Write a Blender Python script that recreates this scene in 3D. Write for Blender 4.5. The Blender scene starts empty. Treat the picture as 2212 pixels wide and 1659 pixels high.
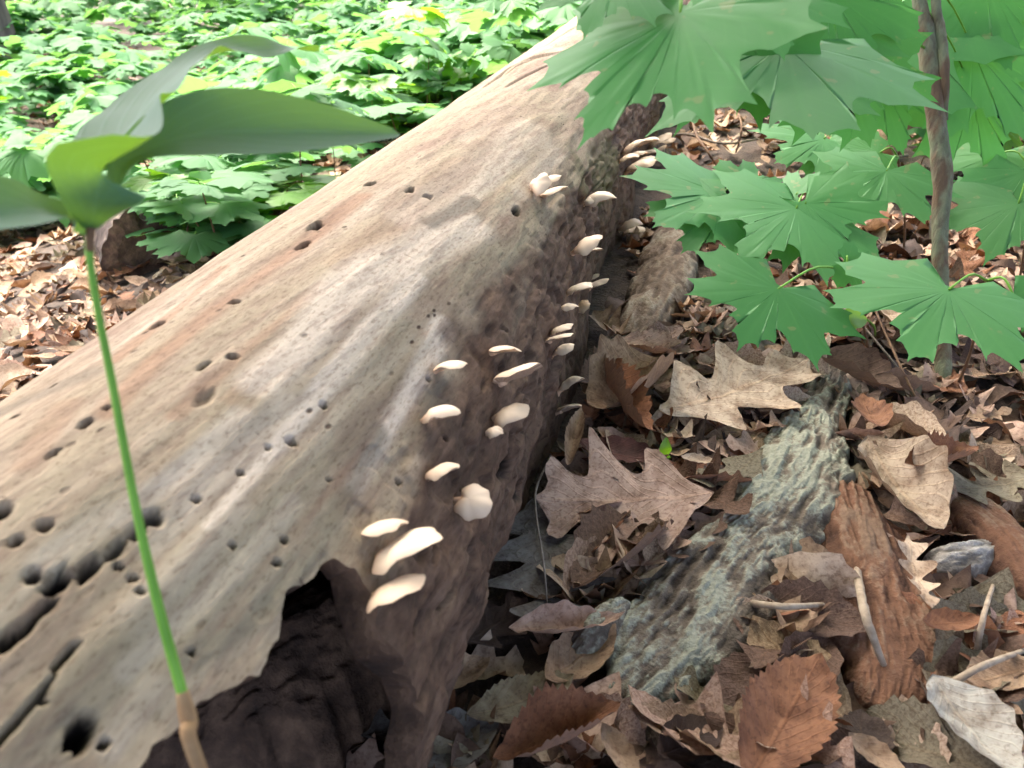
import bpy, math, random
import numpy as np
from mathutils import Vector, Matrix

R = math.radians
random.seed(7)
rng = np.random.default_rng(7)
scene = bpy.context.scene
col = scene.collection

# ------------------------------------------------------------------ camera, sky, sun, exposure
PITCH = R(28.0)
CAMZ = 0.5
TANX, TANY = 0.666, 0.4995
cam_d = bpy.data.cameras.new('camera')
cam = bpy.data.objects.new('camera', cam_d)
col.objects.link(cam)
cam.location = (0, 0, CAMZ)
cam.rotation_euler = (R(90) - PITCH, 0, 0)
cam_d.sensor_width = 36
cam_d.lens = 18 / TANX
cam_d.clip_start = 0.01
cam_d.clip_end = 300
cam_d.dof.use_dof = True
cam_d.dof.focus_distance = 0.85
cam_d.dof.aperture_fstop = 11.0
scene.camera = cam

SUN_EL, SUN_AZ = R(60), R(-42)          # azimuth from +Y towards +X
world = bpy.data.worlds.new('World')
scene.world = world
world.use_nodes = True
wn = world.node_tree
bg = wn.nodes['Background']
sky = wn.nodes.new('ShaderNodeTexSky')
sky.sky_type = 'NISHITA'
sky.sun_disc = False
sky.sun_elevation = SUN_EL
sky.sun_rotation = SUN_AZ
sky.air_density = 0.45
sky.dust_density = 7.0
sky.ozone_density = 0.0
wn.links.new(sky.outputs[0], bg.inputs['Color'])
bg.inputs['Strength'].default_value = 0.15
sun_d = bpy.data.lights.new('sun', 'SUN')
sun_d.energy = 0.9
sun_d.angle = R(60)
sun_d.color = (1.0, 0.93, 0.82)
sun = bpy.data.objects.new('sun', sun_d)
col.objects.link(sun)
sdir = Vector((math.cos(SUN_EL) * math.sin(SUN_AZ), math.cos(SUN_EL) * math.cos(SUN_AZ), math.sin(SUN_EL)))
sun.rotation_euler = sdir.to_track_quat('Z', 'Y').to_euler()
sun.location = (0, 0, 20)
scene.view_settings.view_transform = 'Standard'
scene.view_settings.look = 'None'
scene.view_settings.gamma = 1
scene.view_settings.use_curve_mapping = False
scene.view_settings.exposure = 3.3
scene.cycles.max_bounces = 8
scene.cycles.transmission_bounces = 6

# ------------------------------------------------------------------ helpers
SP, CP = math.sin(PITCH), math.cos(PITCH)
def ray(px, py):
    cx = (px - 1106) / 1106 * TANX
    cy = (829.5 - py) / 829.5 * TANY
    return np.array([cx, CP + cy * SP, -SP + cy * CP])
def at(px, py, depth):
    return np.array([0, 0, CAMZ]) + ray(px, py) * depth
PXM = 2 * TANX / 2212                     # metres per pixel at depth 1

def hash3(ix, iy, iz, seed):
    h = (ix.astype(np.int64) * 374761393 + iy.astype(np.int64) * 668265263 + iz.astype(np.int64) * 2147483647 + seed * 1274126177) & 0xFFFFFFFF
    h = ((h ^ (h >> 13)) * 1274126177) & 0xFFFFFFFF
    h = ((h ^ (h >> 16)) * 2246822519) & 0xFFFFFFFF
    return ((h ^ (h >> 15)) & 0xFFFFFF) / float(0xFFFFFF)
def vnoise(x, y, z=0.0, seed=0):
    x, y, z = np.broadcast_arrays(np.asarray(x, float), np.asarray(y, float), np.asarray(z, float))
    ix, iy, iz = np.floor(x), np.floor(y), np.floor(z)
    fx, fy, fz = x - ix, y - iy, z - iz
    fx, fy, fz = [f * f * (3 - 2 * f) for f in (fx, fy, fz)]
    out = 0
    for a in (0, 1):
        for b in (0, 1):
            for c in (0, 1):
                w = (fx if a else 1 - fx) * (fy if b else 1 - fy) * (fz if c else 1 - fz)
                out = out + w * hash3(ix + a, iy + b, iz + c, seed)
    return out * 2 - 1
def fbm(x, y, z=0.0, seed=0, o=3):
    s, a, f = 0, 1.0, 1.0
    for k in range(o):
        s = s + a * vnoise(np.asarray(x) * f, np.asarray(y) * f, np.asarray(z) * f, seed + k)
        a *= 0.5; f *= 2.03
    return s / 1.75
def worley(x, y, seed=0):
    x = np.asarray(x, float); y = np.asarray(y, float)
    ix, iy = np.floor(x), np.floor(y); z = np.zeros_like(ix)
    f1 = np.full(x.shape, 9.0); f2 = np.full(x.shape, 9.0); cid = np.zeros(x.shape)
    for a in (-1, 0, 1):
        for b in (-1, 0, 1):
            qx = ix + a + hash3(ix + a, iy + b, z, seed); qy = iy + b + hash3(ix + a, iy + b, z, seed + 7)
            d = np.hypot(qx - x, qy - y); h = hash3(ix + a, iy + b, z, seed + 13)
            n1 = d < f1
            f2 = np.where(n1, f1, np.minimum(f2, d)); cid = np.where(n1, h, cid); f1 = np.where(n1, d, f1)
    return f1, f2, cid
def smooth(a, b, x):
    t = np.clip((np.asarray(x, float) - a) / (b - a), 0, 1)
    return t * t * (3 - 2 * t)

def mesh_np(name, V, F, mat, smooth_=True, attrs=None, uv=None):
    V = np.asarray(V, np.float32); F = np.asarray(F, np.int32)
    me = bpy.data.meshes.new(name)
    n, m, k = len(V), len(F), F.shape[1]
    me.vertices.add(n); me.vertices.foreach_set('co', V.ravel())
    me.loops.add(m * k); me.loops.foreach_set('vertex_index', F.ravel())
    me.polygons.add(m); me.polygons.foreach_set('loop_start', np.arange(0, m * k, k, dtype=np.int32))
    me.update(calc_edges=True)
    me.polygons.foreach_set('use_smooth', np.full(m, smooth_))
    if attrs:
        for an, arr in attrs.items():
            arr = np.asarray(arr, np.float32)
            if arr.ndim == 1:
                a = me.attributes.new(an, 'FLOAT', 'POINT'); a.data.foreach_set('value', arr)
            else:
                a = me.attributes.new(an, 'FLOAT_VECTOR', 'POINT'); a.data.foreach_set('vector', arr.ravel())
    if uv is not None:
        ul = me.uv_layers.new(name='UVMap')
        ul.data.foreach_set('uv', np.asarray(uv, np.float32)[F.ravel()].ravel())
    if mat: me.materials.append(mat)
    return me
def obj(name, me, parent=None, loc=None):
    o = bpy.data.objects.new(name, me); col.objects.link(o)
    if parent is not None: o.parent = parent
    if loc is not None: o.location = loc
    return o
def empty(name, loc=(0, 0, 0)):
    o = bpy.data.objects.new(name, None); col.objects.link(o); o.location = loc
    o.empty_display_size = 0.02
    return o
def tag(o, label=None, cat=None, group=None, kind=None):
    if label: o['label'] = label
    if cat: o['category'] = cat
    if group: o['group'] = group
    if kind: o['kind'] = kind
    return o

def grid_faces(nr, nc, wrap=False):
    i = np.arange(nr - 1)[:, None]; j = np.arange(nc if wrap else nc - 1)[None, :]
    j2 = (j + 1) % nc
    return np.stack([i * nc + j + 0 * j2, i * nc + j2, (i + 1) * nc + j2, (i + 1) * nc + j + 0 * j2], -1).reshape(-1, 4)
def catmull(P, n):
    P = np.asarray(P, float); m = len(P)
    t = np.linspace(0, m - 1, n); i = np.minimum(t.astype(int), m - 2); f = (t - i)[:, None]
    g = lambda k: P[np.clip(k, 0, m - 1)]
    p0, p1, p2, p3 = g(i - 1), g(i), g(i + 1), g(i + 2)
    return 0.5 * (2 * p1 + (p2 - p0) * f + (2 * p0 - 5 * p1 + 4 * p2 - p3) * f ** 2 + (3 * p1 - p0 - 3 * p2 + p3) * f ** 3)
def tube(P, rad, nseg=8, n=None, lump=0.0, seed=0, flat=1.0):
    n = n or max(3, len(P) * 3)
    P = np.asarray(P, float)
    C = catmull(P, n); rr = np.interp(np.linspace(0, 1, n), np.linspace(0, 1, len(rad)), rad)
    T = np.gradient(C, axis=0); T /= np.linalg.norm(T, axis=1)[:, None] + 1e-12
    ref = np.array([0.31, 0.12, 0.94]) if abs(T[0] @ np.array([0.31, 0.12, 0.94])) < 0.9 else np.array([1.0, 0.1, 0])
    A = np.cross(T, ref); A /= np.linalg.norm(A, axis=1)[:, None]
    B = np.cross(T, A)
    ph = np.linspace(0, 2 * math.pi, nseg, endpoint=False)
    off = A[:, None, :] * np.cos(ph)[None, :, None] + B[:, None, :] * (flat * np.sin(ph))[None, :, None]
    r2 = np.repeat(rr[:, None], nseg, 1)
    if lump:
        L = np.cumsum(np.r_[0, np.linalg.norm(np.diff(C, axis=0), axis=1)])
        r2 = r2 * (1 + lump * fbm(np.cos(ph)[None, :] * 1.6 + 5, np.sin(ph)[None, :] * 1.6, L[:, None] / max(rr.mean(), 1e-4) * 0.35, seed))
    V = C[:, None, :] + off * r2[..., None]
    V = V.reshape(-1, 3); F = grid_faces(n, nseg, True)
    V = np.vstack([V, C[:1], C[-1:]])
    a, b = len(V) - 2, len(V) - 1
    j = np.arange(nseg); j2 = (j + 1) % nseg; q = (n - 1) * nseg
    F = np.vstack([F, np.stack([np.full(nseg, a), j2, j, j], -1)[:, [0, 1, 2, 2]], np.stack([np.full(nseg, b), q + j, q + j2, q + j2], -1)])
    return V, F
def clean_quads(V, F):
    """degenerate quads (tri fans) -> list of faces for from_pydata"""
    return [tuple(f) if f[2] != f[3] else tuple(f[:3]) for f in F.tolist()]
def mesh_py(name, V, faces, mat, smooth_=True):
    me = bpy.data.meshes.new(name)
    me.from_pydata([tuple(v) for v in np.asarray(V, float).tolist()], [], faces)
    me.polygons.foreach_set('use_smooth', np.full(len(me.polygons), smooth_))
    if mat: me.materials.append(mat)
    return me
def tube_obj(name, P, rad, mat, parent=None, **kw):
    V, F = tube(P, rad, **kw)
    return obj(name, mesh_py(name, V, clean_quads(V, F), mat), parent)

# ------------------------------------------------------------------ materials
def M(name):
    m = bpy.data.materials.new(name); m.use_nodes = True
    nt = m.node_tree; b = nt.nodes['Principled BSDF']
    return m, nt, b
class NT:
    def __init__(s, nt): s.nt = nt
    def n(s, t, **kw):
        x = s.nt.nodes.new(t)
        for k, v in kw.items(): setattr(x, k, v)
        return x
    def l(s, a, b): s.nt.links.new(a, b)
    def attr(s, name, kind='Fac'):
        return s.n('ShaderNodeAttribute', attribute_name=name).outputs[kind]
    def math(s, op, a, b=None, clamp=False):
        x = s.n('ShaderNodeMath', operation=op, use_clamp=clamp)
        for i, v in enumerate((a, b)):
            if v is None: continue
            if isinstance(v, (int, float)): x.inputs[i].default_value = v
            else: s.l(v, x.inputs[i])
        return x.outputs[0]
    def mix(s, f, a, b, mode='MIX'):
        x = s.n('ShaderNodeMix', data_type='RGBA', blend_type=mode)
        if isinstance(f, (int, float)): x.inputs[0].default_value = f
        else: s.l(f, x.inputs[0])
        for i, v in ((6, a), (7, b)):
            if isinstance(v, tuple): x.inputs[i].default_value = (*v, 1)
            else: s.l(v, x.inputs[i])
        return x.outputs[2]
    def noise(s, vec, scale, detail=4, rough=0.55, sc=None):
        if sc:
            mp = s.n('ShaderNodeMapping'); mp.inputs['Scale'].default_value = sc
            s.l(vec, mp.inputs['Vector']); vec = mp.outputs[0]
        x = s.n('ShaderNodeTexNoise'); x.inputs['Scale'].default_value = scale
        x.inputs['Detail'].default_value = detail; x.inputs['Roughness'].default_value = rough
        s.l(vec, x.inputs['Vector']); return x.outputs['Fac']
    def ramp(s, f, stops):
        x = s.n('ShaderNodeValToRGB'); cr = x.color_ramp
        while len(cr.elements) < len(stops): cr.elements.new(0.5)
        for e, (p, c) in zip(cr.elements, stops):
            e.position = p; e.color = (*c, 1) if isinstance(c, tuple) else (c, c, c, 1)
        s.l(f, x.inputs[0]); return x.outputs[0]
    def bump(s, h, strength, dist, bsdf):
        x = s.n('ShaderNodeBump'); x.inputs['Strength'].default_value = strength; x.inputs['Distance'].default_value = dist
        s.l(h, x.inputs['Height']); s.l(x.outputs[0], bsdf.inputs['Normal']); return x
    def objco(s): return s.n('ShaderNodeTexCoord').outputs['Object']
    def uv(s): return s.n('ShaderNodeTexCoord').outputs['UV']

def mat_log():
    m, nt, b = M('weathered_wood'); k = NT(nt)
    gc = k.attr('grain', 'Vector')
    g1 = k.noise(gc, 1.0, 6, 0.68, (30, 4.2, 10))
    g2 = k.noise(gc, 1.0, 6, 0.7, (120, 20, 10))
    bl = k.noise(gc, 1.0, 6, 0.68, (26, 16, 10))
    base = k.ramp(g1, [(0.28, (0.12, 0.082, 0.052)), (0.41, (0.225, 0.165, 0.107)), (0.52, (0.315, 0.245, 0.165)), (0.66, (0.41, 0.345, 0.25))])
    pinks = k.ramp(k.noise(gc, 1.0, 3, 0.5, (16, 2.6, 3)), [(0.45, 0.0), (0.7, 1.0)])
    yel = k.ramp(k.noise(gc, 1.0, 5, 0.65, (13, 3.5, 3)), [(0.42, 0.0), (0.60, 0.85)])
    base = k.mix(yel, base, (0.345, 0.285, 0.18))
    brn = k.ramp(k.noise(gc, 1.0, 6, 0.7, (21, 4.5, 7)), [(0.52, 0.0), (0.66, 0.75)])
    base = k.mix(brn, base, (0.20, 0.125, 0.085))
    base = k.mix(k.math('MULTIPLY', pinks, 0.28), base, (0.275, 0.17, 0.125))
    base = k.mix(k.math('MULTIPLY', k.attr('orange'), 0.75), base, (0.26, 0.14, 0.078))
    base = k.mix(k.math('MULTIPLY', k.attr('pale'), 0.9), base, (0.60, 0.51, 0.40))
    base = k.mix(k.math('MULTIPLY', k.attr('grey'), 0.8), base, (0.115, 0.10, 0.072))
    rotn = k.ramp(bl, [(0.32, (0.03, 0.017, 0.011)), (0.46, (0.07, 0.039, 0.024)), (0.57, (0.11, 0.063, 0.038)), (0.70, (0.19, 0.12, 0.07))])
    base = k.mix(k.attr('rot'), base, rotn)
    base = k.mix(k.math('MULTIPLY', k.attr('algae'), 0.55), base, (0.235, 0.205, 0.13))
    base = k.mix(k.attr('moss'), base, (0.11, 0.11, 0.04))
    # fine streaks, specks and borer pin-holes
    g3 = k.noise(gc, 1.0, 5, 0.7, (380, 130, 10))
    base = k.mix(k.ramp(g3, [(0.36, 0.65), (0.47, 0.0)]), base, k.mix(1.0, base, (0.45, 0.38, 0.33), 'MULTIPLY'))
    base = k.mix(k.ramp(g3, [(0.55, 0.0), (0.68, 0.5)]), base, k.mix(1.0, base, (1.45, 1.4, 1.35), 'MULTIPLY'))
    tick = k.ramp(k.noise(gc, 1.0, 3, 0.6, (70, 330, 10)), [(0.30, 1.0), (0.35, 0.0)])
    tickm = k.ramp(k.noise(gc, 1.0, 2, 0.5, (9, 9, 5)), [(0.5, 0.0), (0.6, 0.85)])
    base = k.mix(k.math('MULTIPLY', tick, tickm), base, (0.075, 0.045, 0.03))
    base = k.mix(k.ramp(g2, [(0.33, 0.6), (0.5, 0.0)]), base, (0.17, 0.11, 0.075))
    mp = k.n('ShaderNodeMapping'); mp.inputs['Scale'].default_value = (85, 50, 1); k.l(gc, mp.inputs['Vector'])
    vo = k.n('ShaderNodeTexVoronoi'); vo.inputs['Scale'].default_value = 1.0; k.l(mp.outputs[0], vo.inputs['Vector'])
    sp = k.ramp(vo.outputs['Distance'], [(0.09, 1.0), (0.17, 0.0)])
    spm = k.ramp(k.noise(gc, 1.0, 2, 0.5, (18, 7, 5)), [(0.5, 0.0), (0.62, 1.0)])
    spk = k.math('MULTIPLY', sp, spm)
    base = k.mix(spk, base, (0.06, 0.035, 0.022))
    cr = k.ramp(k.noise(gc, 1.0, 3, 0.6, (75, 2.0, 10)), [(0.27, 1.0), (0.305, 0.0)])
    base = k.mix(k.math('MULTIPLY', cr, 0.8), base, (0.09, 0.055, 0.035))
    base = k.mix(k.attr('hole'), base, (0.008, 0.005, 0.003))
    k.l(base, b.inputs['Base Color'])
    b.inputs['Roughness'].default_value = 0.85
    b.inputs['Specular IOR Level'].default_value = 0.2
    h = k.math('ADD', k.math('ADD', k.math('MULTIPLY', g1, 0.8), k.math('MULTIPLY', g2, 0.5)), k.math('MULTIPLY', g3, 0.35))
    h = k.math('SUBTRACT', h, k.math('MULTIPLY', spk, 0.6))
    h = k.math('SUBTRACT', h, k.math('MULTIPLY', cr, 0.5))
    k.bump(h, 0.5, 0.004, b)
    return m
def mat_inner():
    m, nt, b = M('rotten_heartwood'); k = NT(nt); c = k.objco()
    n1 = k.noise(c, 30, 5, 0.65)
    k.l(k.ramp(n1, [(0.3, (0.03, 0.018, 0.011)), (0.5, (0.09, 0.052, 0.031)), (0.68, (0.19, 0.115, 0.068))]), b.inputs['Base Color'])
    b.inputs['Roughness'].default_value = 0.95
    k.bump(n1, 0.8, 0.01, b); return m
def mat_soil():
    m, nt, b = M('dark_forest_soil'); k = NT(nt); c = k.objco()
    n1 = k.noise(c, 22, 6, 0.7); n2 = k.noise(c, 160, 4, 0.6)
    base = k.ramp(n1, [(0.3, (0.018, 0.012, 0.009)), (0.5, (0.045, 0.03, 0.02)), (0.7, (0.085, 0.058, 0.04))])
    base = k.mix(k.ramp(n2, [(0.55, 0.0), (0.7, 0.6)]), base, (0.12, 0.085, 0.055))
    k.l(base, b.inputs['Base Color']); b.inputs['Roughness'].default_value = 0.95
    k.bump(k.math('ADD', n1, k.math('MULTIPLY', n2, 0.4)), 0.8, 0.012, b); return m
def add_translucent(k, b, colsock, fac):
    nt = k.nt; out = nt.nodes['Material Output']
    tr = k.n('ShaderNodeBsdfTranslucent'); k.l(colsock, tr.inputs['Color'])
    mx = k.n('ShaderNodeMixShader'); mx.inputs[0].default_value = fac
    k.l(b.outputs[0], mx.inputs[1]); k.l(tr.outputs[0], mx.inputs[2]); k.l(mx.outputs[0], out.inputs['Surface'])
def pinnate_veins(k, n=11, slant=0.55):
    """leaf veins from the leaf's own UVs: midrib and slanted side veins"""
    sx = k.n('ShaderNodeSeparateXYZ'); k.l(k.uv(), sx.inputs[0])
    t, u = sx.outputs[0], sx.outputs[1]
    a = k.math('ABSOLUTE', k.math('SUBTRACT', u, 0.5))
    mid = k.ramp(a, [(0.012, 1.0), (0.035, 0.0)])
    f = k.math('FRACT', k.math('MULTIPLY', k.math('SUBTRACT', t, k.math('MULTIPLY', a, slant)), n))
    side = k.ramp(k.math('ABSOLUTE', k.math('SUBTRACT', f, 0.5)), [(0.04, 0.65), (0.11, 0.0)])
    return k.math('MAXIMUM', mid, side)
def mat_dead(name, stuff=False):
    m, nt, b = M(name); k = NT(nt); c = k.objco()
    if stuff: base = k.attr('lc', 'Color')
    else: base = k.n('ShaderNodeObjectInfo').outputs['Color']
    n1 = k.noise(c, 38, 5, 0.65); n2 = k.noise(c, 240, 3, 0.6)
    base = k.mix(k.ramp(n1, [(0.38, 0.75), (0.58, 0.0)]), base, k.mix(1.0, base, (0.42, 0.33, 0.27), 'MULTIPLY'))
    base = k.mix(k.ramp(n2, [(0.36, 0.55), (0.48, 0.0)]), base, k.mix(1.0, base, (0.4, 0.33, 0.3), 'MULTIPLY'))
    if not stuff:
        v = pinnate_veins(k)
        base = k.mix(k.math('MULTIPLY', v, 0.35), base, k.mix(1.0, base, (1.45, 1.35, 1.2), 'MULTIPLY'))
        base = k.mix(k.math('MULTIPLY', k.n('ShaderNodeNewGeometry').outputs['Backfacing'], 0.3), base, (0.36, 0.29, 0.23))
        k.bump(k.math('ADD', k.math('MULTIPLY', v, 0.5), n1), 0.5, 0.003, b)
    else:
        k.bump(n1, 0.6, 0.004, b)
    k.l(base, b.inputs['Base Color']); b.inputs['Roughness'].default_value = 0.72
    b.inputs['Specular IOR Level'].default_value = 0.3
    add_translucent(k, b, k.mix(1.0, base, (1.0, 0.7, 0.45), 'MULTIPLY'), 0.12)
    return m
def mat_green(name, lo, hi, trans, rough=0.42, spec=0.5, trf=0.38, veins=None):
    m, nt, b = M(name); k = NT(nt); c = k.objco()
    geo = k.n('ShaderNodeNewGeometry'); oi = k.n('ShaderNodeObjectInfo')
    rnd = k.math('FRACT', k.math('ADD', geo.outputs['Random Per Island'], oi.outputs['Random']))
    n1 = k.noise(c, 30, 4, 0.6)
    base = k.mix(k.math('ADD', k.math('MULTIPLY', rnd, 0.8), k.math('MULTIPLY', n1, 0.2)), lo, hi)
    if veins == 'pinnate':
        v = pinnate_veins(k, 8, 0.8)
        base = k.mix(k.math('MULTIPLY', v, 0.4), base, k.mix(1.0, base, (1.7, 1.5, 1.5), 'MULTIPLY'))
        k.bump(k.math('SUBTRACT', k.math('MULTIPLY', n1, 0.3), k.math('MULTIPLY', v, 0.5)), 0.35, 0.002, b)
    elif veins == 'palmate':
        sx = k.n('ShaderNodeSeparateXYZ'); k.l(k.uv(), sx.inputs[0]); x, y = sx.outputs[0], sx.outputs[1]
        ln = k.n('ShaderNodeVectorMath', operation='LENGTH'); k.l(k.uv(), ln.inputs[0])
        tot = None
        for a in (90, 46, 134, -2, 182):
            d = k.math('ABSOLUTE', k.math('SUBTRACT', k.math('MULTIPLY', x, math.sin(R(a))), k.math('MULTIPLY', y, math.cos(R(a)))))
            fw = k.math('ADD', k.math('MULTIPLY', x, math.cos(R(a))), k.math('MULTIPLY', y, math.sin(R(a))))
            # distance plus a penalty behind the junction
            d = k.math('ADD', d, k.math('MULTIPLY', k.math('LESS_THAN', fw, 0.0), 1.0))
            tot = d if tot is None else k.math('MINIMUM', tot, d)
        v = k.ramp(tot, [(0.006, 1.0), (0.022, 0.0)])
        f = k.math('FRACT', k.math('MULTIPLY', k.math('SUBTRACT', ln.outputs['Value'], k.math('MULTIPLY', tot, 0.9)), 9))
        sv = k.ramp(k.math('ABSOLUTE', k.math('SUBTRACT', f, 0.5)), [(0.05, 0.5), (0.12, 0.0)])
        v = k.math('MAXIMUM', v, sv)
        base = k.mix(k.math('MULTIPLY', v, 0.16), base, k.mix(1.0, base, (1.7, 1.4, 1.4), 'MULTIPLY'))
        spots = k.ramp(k.noise(c, 55, 2, 0.5), [(0.66, 0.0), (0.70, 0.6)])
        base = k.mix(spots, base, (0.22, 0.25, 0.1))
    k.l(base, b.inputs['Base Color']); b.inputs['Roughness'].default_value = rough
    b.inputs['Specular IOR Level'].default_value = spec
    add_translucent(k, b, k.mix(0.75, base, trans), trf)
    return m
def mat_plain(name, stops, scale=60, sc=None, rough=0.8, bump=(0.5, 0.003), spec=0.25):
    m, nt, b = M(name); k = NT(nt); c = k.objco()
    n1 = k.noise(c, scale, 5, 0.62, sc)
    k.l(k.ramp(n1, stops), b.inputs['Base Color']); b.inputs['Roughness'].default_value = rough
    b.inputs['Specular IOR Level'].default_value = spec
    if bump: k.bump(n1, bump[0], bump[1], b)
    return m
def mat_bark(name, dark, mid, lichen, amt):
    m, nt, b = M(name); k = NT(nt); c = k.objco()
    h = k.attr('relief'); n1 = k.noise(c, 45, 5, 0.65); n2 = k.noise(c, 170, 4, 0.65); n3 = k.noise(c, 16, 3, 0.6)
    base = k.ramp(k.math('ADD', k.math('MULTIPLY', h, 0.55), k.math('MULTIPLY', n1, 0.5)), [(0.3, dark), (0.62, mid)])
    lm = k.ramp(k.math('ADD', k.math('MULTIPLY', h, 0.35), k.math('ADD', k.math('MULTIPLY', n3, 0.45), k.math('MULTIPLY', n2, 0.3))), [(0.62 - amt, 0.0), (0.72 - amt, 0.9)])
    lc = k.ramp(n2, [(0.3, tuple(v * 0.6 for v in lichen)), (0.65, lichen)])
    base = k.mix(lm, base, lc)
    k.l(base, b.inputs['Base Color']); b.inputs['Roughness'].default_value = 0.9
    b.inputs['Specular IOR Level'].default_value = 0.15
    k.bump(k.math('ADD', n1, k.math('MULTIPLY', n2, 0.5)), 0.9, 0.006, b)
    return m

WOOD = mat_log(); INNER = mat_inner(); SOIL = mat_soil()
DEAD = mat_dead('dry_leaf'); DEADS = mat_dead('leaf_litter_mix', True)
MAPLE = mat_green('maple_leaf_green', (0.055, 0.205, 0.055), (0.08, 0.265, 0.08), (0.16, 0.50, 0.06), veins='palmate', trf=0.36, rough=0.5, spec=0.3)
SEEDL = mat_green('seedling_green', (0.048, 0.155, 0.055), (0.09, 0.235, 0.09), (0.22, 0.50, 0.09), trf=0.40, rough=0.6, spec=0.2)
CANOPY = mat_green('canopy_leaf', (0.06, 0.11, 0.045), (0.09, 0.15, 0.065), (0.20, 0.27, 0.12), trf=0.3)
LIME = mat_green('lime_green_leaf', (0.06, 0.19, 0.015), (0.10, 0.27, 0.025), (0.3, 0.6, 0.02), trf=0.5)
PULPIT = mat_green('blue_green_leaf', (0.036, 0.105, 0.075), (0.052, 0.135, 0.098), (0.36, 0.68, 0.0), veins='pinnate', trf=0.27, rough=0.6, spec=0.2)
STEMG = mat_plain('green_stalk', [(0.3, (0.10, 0.26, 0.02)), (0.7, (0.16, 0.36, 0.04))], 40, rough=0.45)
SHEATH = mat_plain('brown_sheath', [(0.3, (0.22, 0.12, 0.05)), (0.7, (0.36, 0.24, 0.12))], 60)
STEMB = mat_plain('reddish_brown_stem', [(0.3, (0.09, 0.05, 0.03)), (0.7, (0.17, 0.10, 0.05))], 60)
TWIG = mat_plain('grey_twig', [(0.3, (0.07, 0.055, 0.04)), (0.5, (0.16, 0.13, 0.10)), (0.75, (0.27, 0.23, 0.17))], 90)
PALETWIG = mat_plain('pale_twig', [(0.3, (0.20, 0.15, 0.10)), (0.7, (0.40, 0.33, 0.24))], 90)
TRUNKM = mat_plain('far_trunk_bark', [(0.3, (0.06, 0.05, 0.04)), (0.7, (0.17, 0.145, 0.115))], 10, (1, 1, 0.2), bump=(0.8, 0.03))
def mat_cap():
    m, nt, b = M('cream_cap'); k = NT(nt); c = k.objco(); rn = k.n('ShaderNodeObjectInfo').outputs['Random']
    base = k.mix(rn, (0.72, 0.60, 0.43), (0.74, 0.56, 0.39))
    n1 = k.noise(c, 45, 4, 0.6)
    base = k.mix(k.ramp(n1, [(0.35, 0.35), (0.6, 0.0)]), base, (0.62, 0.46, 0.32))
    bs = k.math('ADD', k.attr('basal'), k.math('MULTIPLY', k.math('SUBTRACT', n1, 0.5), 0.35))
    base = k.mix(k.ramp(bs, [(0.62, 0.0), (1.0, 0.85)]), base, (0.50, 0.28, 0.16))
    base = k.mix(k.math('MULTIPLY', k.attr('rim'), 0.5), base, (0.60, 0.42, 0.26))
    k.l(base, b.inputs['Base Color']); b.inputs['Roughness'].default_value = 0.5; b.inputs['Specular IOR Level'].default_value = 0.25
    k.bump(n1, 0.15, 0.002, b); return m
CAPM = mat_cap()
CAPT = mat_plain('tan_cap', [(0.3, (0.36, 0.22, 0.11)), (0.55, (0.52, 0.36, 0.20)), (0.75, (0.62, 0.47, 0.3))], 30, rough=0.55, bump=(0.2, 0.002))
STIPE = mat_plain('brown_stub', [(0.3, (0.42, 0.24, 0.13)), (0.7, (0.62, 0.42, 0.27))], 60)
def mat_gills():
    m, nt, b = M('gilled_underside'); k = NT(nt)
    sx = k.n('ShaderNodeSeparateXYZ'); k.l(k.uv(), sx.inputs[0])
    w = k.math('SINE', k.math('MULTIPLY', sx.outputs[0], 150.0))
    base = k.ramp(k.math('ADD', k.math('MULTIPLY', w, 0.3), 0.5), [(0.2, (0.46, 0.30, 0.19)), (0.8, (0.68, 0.52, 0.38))])
    k.l(base, b.inputs['Base Color']); b.inputs['Roughness'].default_value = 0.7
    k.bump(w, 0.4, 0.001, b); return m
GILL = mat_gills()

# ------------------------------------------------------------------ the lie of the land
HX, HY = math.sin(R(13.5)), math.cos(R(13.5))       # heading of the fallen log
def perp(x, y): return HY * x - HX * y
def along(x, y): return HX * x + HY * y
P0, Z0, ZS = -0.287, 0.120, 0.056
def gz(x, y):
    x = np.asarray(x, float); y = np.asarray(y, float)
    p = perp(x, y)
    drop = np.clip(-0.42 - p, 0, 3.2) * 0.25
    z = -drop * smooth(0.0, 0.35, -0.42 - p + 0.2)
    z = z + 0.05 * np.clip(along(x, y) - 0.5, 0, 7.0)
    far = smooth(1.0, 5.0, np.hypot(x, y))
    z = z + 0.012 * fbm(x * 6, y * 6, 0, 3) + 0.05 * far * fbm(x * 0.9, y * 0.9, 0, 5)
    return z
TG = np.concatenate([np.arange(0.3, 1.5, 0.01), np.arange(1.5, 4, 0.03), np.arange(4, 30, 0.15)])
def ghit(px, py):
    d = ray(px, py)
    t = TG
    z = CAMZ + d[2] * t - gz(d[0] * t, d[1] * t)
    i = np.argmax(z < 0)
    if z[i] >= 0: return None
    return np.array([d[0] * t[i], d[1] * t[i], float(gz(d[0] * t[i], d[1] * t[i]))])
def gplane(px, py, z=0.0):
    d = ray(px, py); zz = z
    for _ in range(6):
        t = (zz - CAMZ) / d[2]; zz = z + float(gz(d[0] * t, d[1] * t))
    return np.array([d[0] * t, d[1] * t, zz])

def make_ground():
    a = np.linspace(-1, 1, 361)
    s = np.sign(a) * (0.9 * np.abs(a) + 70 * np.abs(a) ** 5)
    X, Y = np.meshgrid(s, s + 1.0)
    Z = gz(X, Y) - 0.004
    o = obj('ground', mesh_np('ground', np.stack([X, Y, Z], -1).reshape(-1, 3), grid_faces(361, 361), SOIL))
    tag(o, 'dark brown soil of the forest floor under the leaf litter', 'ground', kind='structure')
make_ground()

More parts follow.
